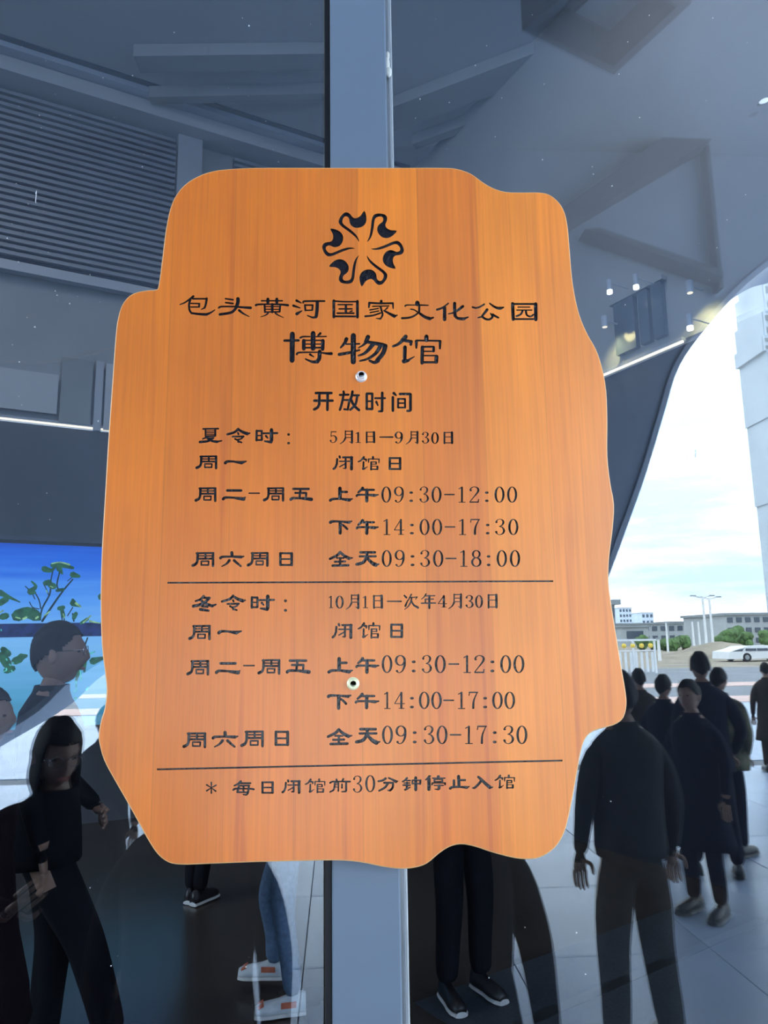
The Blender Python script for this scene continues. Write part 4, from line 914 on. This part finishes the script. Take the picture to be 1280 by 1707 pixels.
def person(loc, H, face, label, top='black', legs='black', arms=('down', 'down'), hair='short', feet=None, coat=None, shoes=('black_shoe', 'black_shoe', None), head=(0, 0), glasses=False, headk=1.0, leg_w=1.0, lift=(0, 0), group=None, wide=1.0, hm='hair'):
    s = H/1.75; root = empty('person', loc, face, label=label, cat='person', group=group)
    if feet is None: feet = [(-0.11, 0.0), (0.11, 0.0)]
    V, E, Rr, roots, T = [], [], [], set(), []
    def add(p, r, par=None, tag_='top'):
        V.append(Vector(p)); Rr.append(r); i = len(V)-1
        if par is not None: E.append((par, i)); T.append((par, i, tag_))
        return i
    pel = add((0, 0, .93), (.135*wide, .105)); roots.add(pel)
    sp = add((0, 0.005, 1.10), (.125*wide, .095), pel); ch = add((0, 0.0, 1.30), (.150*wide, .11), sp); up = add((0, 0.01, 1.41), (.12*wide, .085), ch)
    nk = add((0, 0.0, 1.50), (.055, .055), up, 'skin'); nt_ = add((0, -0.012, 1.575), (.052, .055), nk, 'skin')
    for k, sgn in enumerate((-1, 1)):
        fx, fy = feet[k]; lz = lift[k]
        hp = add((sgn*0.085, 0, .86), (.098*leg_w, .10*leg_w), pel, 'legs')
        kn = add(((sgn*0.085+fx)/2+0.0, fy/2-0.03-lz*.9, .49+lz*.5), (.070*leg_w, .072*leg_w), hp, 'legs')
        sh_ = add((fx*.75+sgn*.02, fy*.8+.0, .27+lz*.8), (.062*leg_w, .064*leg_w), kn, 'legs')
        an = add((fx, fy+0.015, .085+lz), (.055*leg_w, .058*leg_w), sh_, 'legs')
        el, wr, hd = ARMS[arms[k]]
        shd = add((sgn*0.165*wide, 0.01, 1.405), (.072, .07), up, 'top'); elb = add((sgn*el[0], el[1], el[2]), (.055, .055), shd, 'top'); wri = add((sgn*wr[0], wr[1], wr[2]), (.038, .036), elb, 'top')
        d = Vector((sgn*hd[0], hd[1], hd[2])).normalized(); side = d.cross(Vector((0, -1, 0.2))).normalized()
        hand_chain(V, E, Rr, roots, V[wri], d, side, -side if False else (d.cross(side)*0.2-side))
    me = skin_mesh([tuple(v) for v in V], E, Rr, roots, 1)
    bm = bmesh.new(); bm.from_mesh(me); bpy.data.meshes.remove(me)
    nb = len(bm.faces); bm.faces.ensure_lookup_table()
    mats = [MAT['skin'], MAT[top], MAT[legs], MAT['eye'], MAT['lips']]
    hands0 = [V[i] for i in range(len(V))]
    segs = [(V[a], V[b], t) for a, b, t in T]
    known = {i for a, b, t in T for i in (a, b)}
    hs = [V[i] for i in range(len(V)) if i not in known]
    for f in bm.faces:
        c = f.calc_center_median(); best = min(((seg_dist(c, a, b)/(1.0 if t != 'skin' else 1.0), t) for a, b, t in segs), key=lambda q: q[0])
        dh = min((c-q).length for q in hs); t = best[1]
        if dh < best[0] and dh < 0.05: t = 'skin'
        f.material_index = {'skin': 0, 'top': 1, 'legs': 2}[t]
    hc = Vector((0, -0.02, 1.635+0.02*(headk-1)*5)); 
    nf = len(bm.faces); head_bm(bm, hc, head[0], head[1], headk)
    bm.faces.ensure_lookup_table()
    Rh = Matrix.Rotation(head[0], 3, 'Z') @ Matrix.Rotation(head[1], 3, 'X')
    for f in bm.faces[nf:]: f.material_index = 0
    n2 = len(bm.faces)
    for sgn in (-1, 1):
        e = bmesh.ops.create_uvsphere(bm, u_segments=8, v_segments=6, radius=1.0)
        for v in e['verts']: x, y, z = v.co; v.co = hc+Rh @ Vector((sgn*0.029+x*0.013, -0.078+y*0.006, 0.010+z*0.006))*headk
    bm.faces.ensure_lookup_table()
    for f in bm.faces[n2:]: f.material_index = 3
    n3 = len(bm.faces)
    e = bmesh.ops.create_uvsphere(bm, u_segments=10, v_segments=6, radius=1.0)
    for v in e['verts']: x, y, z = v.co; v.co = hc+Rh @ Vector((x*0.024, -0.090+y*0.008, -0.058+z*0.007))*headk
    bm.faces.ensure_lookup_table()
    for f in bm.faces[n3:]: f.material_index = 4
    me = bpy.data.meshes.new('body')
    bmesh.ops.scale(bm, vec=(s, s, s), verts=bm.verts)
    bm.to_mesh(me); bm.free()
    for m in mats: me.materials.append(m)
    me.polygons.foreach_set('use_smooth', [True]*len(me.polygons))
    b = bpy.data.objects.new('body', me); COL.objects.link(b); b.parent = root
    # hair
    bm = bmesh.new(); r = bmesh.ops.create_uvsphere(bm, u_segments=64, v_segments=48, radius=1.0)
    rd = random.Random(int(H*1000)); kill = []
    for v in r['verts']:
        x, y, z = v.co; ph = abs(math.atan2(x, -y))/math.pi            # 0 front .. 1 back
        wob = 1+0.025*math.sin(9*x+5*z)+rd.uniform(-.014, .014)
        k_ = 1.0 if z > 0.2 else 1.0
        X, Y, Z = x*0.083*wob, y*0.103*wob+0.004, z*0.128*wob+0.004
        if hair == 'short':
            lim = 0.50 if ph < .22 else (0.50-(ph-.22)/.18*0.42 if ph < .40 else (0.08-(ph-.40)/.6*0.70))
        else: lim = 0.42 if ph < .25 else -1.1
        lim += rd.uniform(-.025, .025)
        if z < lim: kill.append(v)
        if z < 0 and hair == 'short': X *= 1+0.10*z; Y = Y+0.012*z
        if hair == 'long' and z < 0: Z = z*0.20; X = math.copysign(abs(x)**.6, x)*0.082*(1+.06*math.sin(z*9)) if ph > .25 else X; Y = Y*1.0+0.012
        v.co = hc+Rh @ Vector((X, Y, Z))*headk
    bmesh.ops.delete(bm, geom=kill, context='VERTS')
    ext = bmesh.ops.solidify(bm, geom=bm.faces[:], thickness=0.008)
    bmesh.ops.scale(bm, vec=(s, s, s), verts=bm.verts); bm_obj('hair', bm, MAT[hm], root, smooth=True)
    if glasses:
        bm = bmesh.new()
        for sgn in (-1, 1):
            n = 14; ring = [hc+Rh @ Vector((sgn*0.031+math.cos(2*math.pi*i/n)*.024, -0.100+abs(math.cos(2*math.pi*i/n))*0.002, 0.010+math.sin(2*math.pi*i/n)*.019))*headk for i in range(n)]
            for i in range(n): add_cyl(bm, ring[i], ring[(i+1) % n], 0.0014*headk, seg=5)
            add_cyl(bm, hc+Rh @ Vector((sgn*0.055, -0.097, 0.014))*headk, hc+Rh @ Vector((sgn*0.078, 0.0, 0.010))*headk, 0.0018*headk, seg=5)
        add_cyl(bm, hc+Rh @ Vector((-.008, -0.1, .014))*headk, hc+Rh @ Vector((.008, -0.1, .014))*headk, 0.0014*headk, seg=5)
        bmesh.ops.scale(bm, vec=(s, s, s), verts=bm.verts); bm_obj('glasses', bm, MAT['glasses'], root)
    # coat or jacket: one lofted shell, hem to collar
    cz = {'long': [(0.50, .245, .185, .02), (0.62, .225, .175, .01), (0.78, .205, .160, 0), (0.93, .190, .145, 0)], 'short': [(0.88, .172, .14, 0), (0.93, .178, .142, 0)], 'jacket': [(0.80, .195, .155, 0), (0.86, .198, .155, 0), (0.93, .190, .148, 0)], 'flare': [(0.40, .33, .24, .02), (0.55, .29, .21, .01), (0.75, .235, .175, 0), (0.93, .200, .15, 0)]}[coat or 'jacket']
    rings = cz+[(1.08, .172, .130, .0), (1.22, .180, .132, 0), (1.34, .186, .130, 0), (1.41, .170, .112, .008), (1.455, .115, .088, .008), (1.485, .078, .075, .004), (1.515, .070, .070, .0)]
    vs, fs = [], []; n = 24
    for ri, (z, rx, ry, dy) in enumerate(rings):
        for j in range(n):
            a = 2*math.pi*j/n; q = 1+(0.03*math.sin(3*a+z*9)+0.02*math.sin(7*a+z*17))*(1 if z < 1.3 else .3)
            ca, sa = math.cos(a), math.sin(a)
            X = math.copysign(abs(ca)**0.85, ca)*rx*q*wide; Y = math.copysign(abs(sa)**0.85, sa)*ry*q+dy
            vs.append(Vector((X, Y, z))*s)
    for i in range(len(rings)-1):
        for j in range(n): fs.append((i*n+j, i*n+(j+1) % n, (i+1)*n+(j+1) % n, (i+1)*n+j))
    fs.append(tuple(range(n))[::-1])
    mesh_obj('coat' if coat in ('long', 'flare') else 'jacket', vs, fs, MAT[top], root, smooth=True)
    for k, sgn in enumerate((-1, 1)):
        fx, fy = feet[k]
        shoe(root, Vector((fx*s, fy*s, lift[k]*s)), 0.12*sgn, MAT[shoes[0]], MAT[shoes[1]], MAT[shoes[2]] if shoes[2] else None)
    return root

def rp(px, d):            # standing place of a mirrored person: pixel column near the skyline, distance along the view
    p = RY(px, 1067, d-0.95); return Vector((p.x, p.y, 0))
def ip(px, d):
    p = atY(px, 1067, d-0.95); return Vector((p.x, p.y, 0))
PI = math.pi
# inside the lobby
person(ip(92, 3.68), 1.90, PI/2+0.15, 'man in glasses and black jacket in profile before the blue screen', arms=('down', 'clasp'), shoes=('black_shoe', 'white_shoe', None), glasses=True, headk=1.12, leg_w=1.2, feet=[(-0.02, -0.33), (0.05, -0.05)], wide=1.0)
person(ip(-18, 3.1), 1.66, PI/2, 'person in a long dark maroon coat cut off by the left edge of the photo', top='maroon', arms=('down', 'down'), coat='flare', wide=1.1)
person(ip(757, 4.15), 1.72, 0.35, 'person in black trousers and black trainers in the lobby, below the sign', arms=('clasp', 'clasp'), shoes=('black_shoe', 'white_shoe', None), feet=[(-0.10, 0.0), (0.12, 0.02)], leg_w=1.1)
person(ip(482, 4.2), 1.62, -PI/2, 'person walking in blue jeans and orange and white trainers', top='grey_cloth', legs='jeans', arms=('clasp', 'clasp'), shoes=('white_leather', 'white_shoe', 'orange_shoe'), feet=[(-0.17, -0.10), (0.15, 0.03)], lift=(0.05, 0.0), leg_w=0.95, hair='long')
person(ip(342, 5.75), 1.66, 2.7, 'person in black with one white-soled shoe seen just under the sign', arms=('down', 'down'), shoes=('black_shoe', 'white_shoe', None), feet=[(-0.03, 0.02), (0.05, 0.0)])
# out on the plaza, mirrored
person(rp(108, 2.72), 1.56, PI-0.3, 'long-haired woman in dark coat and glasses with one hand raised, lower left', top='black', legs='black', arms=('down', 'phone'), hair='long', glasses=True, head=(-0.35, 0.28), wide=1.15, coat='flare', leg_w=1.25, headk=1.08)
person(rp(328, 2.05), 1.62, PI, 'person in a flared maroon coat close to the glass, left of the mullion', top='maroon', arms=('down', 'down'), hair='long', coat='flare', wide=1.0)
person(rp(743, 2.05), 1.62, PI, 'person in a black flared coat close to the glass, right of the mullion', top='black', arms=('down', 'down'), coat='flare', wide=0.9)
person(rp(1028, 3.56), 1.66, -0.1, 'person in a grey jacket standing with legs apart, right of the sign', top='grey_cloth', legs='grey_cloth', arms=('down', 'down'), feet=[(-0.14, 0.0), (0.14, 0.0)], leg_w=1.25, wide=0.98, coat='short')
person(rp(186, 4.9), 1.44, PI, 'dark figure half hidden behind the left edge of the sign', arms=('down', 'down'))
person(rp(1163, 5.95), 1.69, 0.3, 'tallest man in navy in the middle of the right group', top='navy', legs='navy', arms=('down', 'pocket'), feet=[(-0.16, 0.0), (0.15, 0.05)])
person(rp(1098, 6.45), 1.49, 0.8, 'shorter dark-haired person in navy at the left of the group', top='navy', legs='navy', arms=('clasp', 'clasp'))
person(rp(1142, 5.15), 1.51, -2.2, 'person with face turned to the glass at the front of the right group', top='navy', legs='navy', arms=('down', 'down'), coat='long', headk=1.05)
person(rp(1190, 6.45), 1.54, 0.9, 'person in a camouflage jacket at the right of the group', top='camo', legs='navy', arms=('clasp', 'pocket'), wide=1.15)
person(rp(1060, 7.5), 1.50, 0.2, 'grey-brown clad person just right of the sign, behind the group', top='brown_cloth', legs='black', arms=('down', 'down'), coat='long')
person(rp(1270, 10.1), 1.44, 0.4, 'person in a brown coat walking alone at the right edge', top='brown_cloth', legs='brown_cloth', arms=('down', 'down'), coat='long', feet=[(-0.12, 0.06), (0.12, -0.05)])
# ================================================================ FAR ACROSS THE ROAD (mirrored)
def GX(px, d): return RY(px, 1067, d-0.95).x
def HZ(py, d, px=1160): return RY(px, py, d-0.95).z
def gbox(name, px0, px1, d, z0, z1, depth, mat, parent=None, **k):
    x0, x1 = GX(px0, d), GX(px1, d); y = -(d-0.95)
    return prism(name, [Vector((x0, y, z0)), Vector((x1, y, z0)), Vector((x1, y, z1)), Vector((x0, y, z1))], (0, -depth, 0), mat, parent, **k)
# white stand with yellow lanterns
d = 37.0; x0, x1 = GX(1018, d), GX(1090, d); y = -(d-.95); zt_ = HZ(1067, d, 1060)
e = empty('notice_stand', ((x0+x1)/2, y, 0), label='white framed stand with a row of yellow lanterns beside the road', cat='stand')
hw = (x1-x0)/2
for sx in (-hw, 0.0, hw): box('post', (sx, 0, zt_/2), (0.09, 0.09, zt_), MAT['white_paint'], e)
box('top_rail', (0, 0, zt_), (2*hw+.2, 0.12, 0.10), MAT['white_paint'], e); box('lower_rail', (0, 0, zt_*0.68), (2*hw, 0.08, 0.06), MAT['white_paint'], e)
for i in range(8):
    x = -hw+0.15+i*(2*hw-0.3)/7; box('panel', (x, 0, zt_*.34), (0.13, 0.03, zt_*.6), MAT['white_paint'], e)
for i in range(5):
    x = -hw+0.2+i*(2*hw-0.4)/4
    bm = bmesh.new(); r = bmesh.ops.create_uvsphere(bm, u_segments=10, v_segments=8, radius=0.12); bmesh.ops.translate(bm, vec=(x, -0.02, zt_*.83), verts=bm.verts); bm_obj('lantern', bm, MAT['yellow'], e, smooth=True)
# street lamps and poles
def lamp_post(px, d, pytop, arm, lab):
    z = HZ(pytop, d, px); e = empty('street_lamp', (GX(px, d), -(d-.95), 0), label=lab, cat='street lamp', group='lamp posts across the road')
    cyl('pole', (0, 0, 0), (0, 0, z), 0.14, MAT['white_paint'], e, r2=0.09, seg=10)
    if arm:
        for s in (-1, 1):
            a = cyl('arm', (0, 0, z-.1), (s*0.8, 0, z+.12), 0.06, MAT['white_paint'], e, seg=6); box('lamp_head', (s*0.95, 0, z+.12), (0.5, 0.25, 0.12), MAT['light_trim'], a)
    else: cyl('cap', (0, 0, z), (0, 0, z+.15), 0.16, MAT['light_trim'], e, seg=10)
lamp_post(1177, 70, 995, True, 'tall double-armed lamp post, left one of the tall pair across the road')
lamp_post(1188, 72, 997, True, 'tall double-armed lamp post, right one of the tall pair across the road')
lamp_post(1156, 80, 1036, False, 'shorter white pole just left of the tall pair')
lamp_post(1166, 84, 1036, False, 'shorter white pole nearest the tall pair')
lamp_post(1112, 85, 1038, False, 'thin white pole alone above the left trees')
lamp_post(1097, 55, 1066, False, 'short white bollard pole right of the lantern stand')
# buildings
def building(lab, px0, px1, d, pytop, depth, mat, floors, cols, roof='facade_b', wm='window'):
    z1 = HZ(pytop, d, px0); x0, x1 = GX(px0, d), GX(px1, d); e = empty('building', ((x0+x1)/2, -(d-.95), 0), label=lab, cat='building')
    w_ = x1-x0; box('wall', (0, -depth/2, z1/2), (w_, depth, z1), MAT[mat], e); box('roof', (0, -depth/2, z1+.2), (w_+.8, depth+.8, .4), MAT[roof], e)
    fh = z1/floors; cw = w_/cols
    for f in range(floors):
        for c in range(cols):
            wn = box('window', (-w_/2+cw*(c+.5), 0.06, fh*(f+.55)), (cw*.6, .12, fh*.5), MAT[wm], e)
    return e
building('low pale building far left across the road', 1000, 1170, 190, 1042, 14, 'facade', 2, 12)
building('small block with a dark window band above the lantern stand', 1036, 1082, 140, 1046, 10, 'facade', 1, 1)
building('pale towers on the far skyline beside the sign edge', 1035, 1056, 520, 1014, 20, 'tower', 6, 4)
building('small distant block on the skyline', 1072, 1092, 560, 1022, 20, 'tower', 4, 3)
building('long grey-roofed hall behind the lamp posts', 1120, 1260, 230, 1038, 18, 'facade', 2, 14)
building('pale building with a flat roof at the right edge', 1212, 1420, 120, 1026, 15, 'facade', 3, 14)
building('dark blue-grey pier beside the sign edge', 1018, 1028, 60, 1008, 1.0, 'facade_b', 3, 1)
# stepped tower at the right edge
dT = 160; zz = lambda py: HZ(py, dT, 1260)
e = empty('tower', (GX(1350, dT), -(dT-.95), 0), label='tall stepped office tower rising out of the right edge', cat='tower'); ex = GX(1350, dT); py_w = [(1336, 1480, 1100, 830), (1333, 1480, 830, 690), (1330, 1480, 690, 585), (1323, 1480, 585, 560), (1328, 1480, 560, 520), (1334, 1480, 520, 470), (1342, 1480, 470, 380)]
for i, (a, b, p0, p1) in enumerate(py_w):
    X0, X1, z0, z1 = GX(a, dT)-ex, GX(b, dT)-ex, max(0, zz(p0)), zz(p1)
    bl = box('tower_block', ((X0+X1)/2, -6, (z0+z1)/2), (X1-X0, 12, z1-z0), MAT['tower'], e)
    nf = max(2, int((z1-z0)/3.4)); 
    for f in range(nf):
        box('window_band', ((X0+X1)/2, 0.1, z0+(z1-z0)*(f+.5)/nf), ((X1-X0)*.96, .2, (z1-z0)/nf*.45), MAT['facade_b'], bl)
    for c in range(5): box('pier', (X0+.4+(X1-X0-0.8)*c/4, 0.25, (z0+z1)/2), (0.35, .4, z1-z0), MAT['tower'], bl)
# trees
def tree(px, d, pytop, wpx, lab, seed, green=None):
    rd = random.Random(seed); z = HZ(pytop, d, px); r = (GX(px+wpx/2, d)-GX(px-wpx/2, d))/2
    e = empty('tree', (GX(px, d), -(d-.95), 0), label=lab, cat='tree', group='green trees across the road')
    cyl('trunk', (0, 0, 0), (0, 0, z*.6), 0.22, MAT['bark'], e, r2=.1, seg=8)
    bm = bmesh.new()
    for k in range(9):
        a = rd.uniform(0, 2*PI); rr = r*rd.uniform(.15, .6); c = Vector((math.cos(a)*rr, math.sin(a)*rr, z*rd.uniform(.32, .8))); q = r*rd.uniform(.35, .6)
        res = bmesh.ops.create_icosphere(bm, subdivisions=3, radius=1.0)
        for v in res['verts']:
            f = 1+.13*math.sin(v.co.x*7+k)*math.cos(v.co.y*6)+rd.uniform(-.1, .1); v.co = c+Vector((v.co.x*q*f, v.co.y*q*f, min(z-c.z, q)*v.co.z*f))
    bm_obj('crown', bm, MAT['leaf'], e)
for i, (px, d, top, wd) in enumerate([(1070, 88, 1058, 26), (1086, 90, 1064, 22), (1115, 90, 1064, 34), (1138, 94, 1058, 30), (1210, 92, 1048, 34), (1228, 98, 1042, 32), (1246, 92, 1052, 26), (1278, 95, 1050, 30), (1200, 100, 1064, 30), (1320, 96, 1048, 40)]):
    places = ['leftmost green tree above the lantern stand', 'small green tree right of the lantern stand', 'round green tree below the lone thin pole', 'green tree left of the short poles', 'large green tree right of the tall lamp pair', 'green tree before the right pale building, taller', 'green tree above the front of the white bus', 'green tree above the roof of the white bus', 'low green tree nearest the tall lamp pair', 'green tree at the far right edge']
    tree(px, d, top, wd, places[i], 20+i)
# earth mound
xa, xb = GX(1085, 62), GX(1270, 62); bm = bmesh.new(); bmesh.ops.create_grid(bm, x_segments=28, y_segments=10, size=0.5)
for v in bm.verts:
    u, t_ = v.co.x*2, v.co.y*2; hgt = max(0, 1-u*u)*max(0, 1-t_*t_)
    v.co = Vector((v.co.x*(xb-xa), v.co.y*9, (hgt**.6)*(0.9+.4*math.sin(u*4+1)+random.uniform(-.06, .06))-0.02))
tag(bm_obj('earth_mound', bm, MAT['earth']), 'long low mound of bare earth across the road', 'mound').location = ((xa+xb)/2, -60, 0)
# white coach
d = 50; x0, x1 = GX(1212, d), GX(1345, d); e = empty('bus', ((x0+x1)/2, -(d-.95), 0), label='white coach with dark windows parked at the right edge', cat='bus'); Lb = x1-x0
prof = [(-Lb/2, .35), (Lb/2, .35), (Lb/2, 1.7), (Lb/2-.3, 1.95), (-Lb/2+1.5, 1.95), (-Lb/2+.9, 1.6), (-Lb/2+.05, 1.25)]
HB = HZ(1077, d, 1250)/1.95
prism('body', [Vector((x, 0, z*HB)) for x, z in prof], (0, -2.3, 0), MAT['white_paint'], e)
for i in range(5):
    xa_ = -Lb/2+1.2+i*(Lb-1.6)/5; box('window', (xa_+(Lb-1.6)/10, 0.015, 1.5*HB), ((Lb-1.6)/5*.92, .05, .32*HB), MAT['window'], e)
prism('windscreen', [Vector((-Lb/2+.25, .02, 1.3*HB)), Vector((-Lb/2+1.0, .02, 1.32*HB)), Vector((-Lb/2+1.1, .02, 1.62*HB)), Vector((-Lb/2+.98, .02, 1.6*HB))], (0, -0.05, 0), MAT['window'], e)
for x in (-Lb/2+1.3, Lb/2-1.5):
    for yy in (0.02, -2.1):
        wh = cyl('wheel', (x, yy, .3), (x, yy-.22, .3), .3, MAT['rubber'], e, seg=20); cyl('hub', (x, yy+.01, .3), (x, yy-.01, .3), .16, MAT['light_trim'], wh, seg=14)
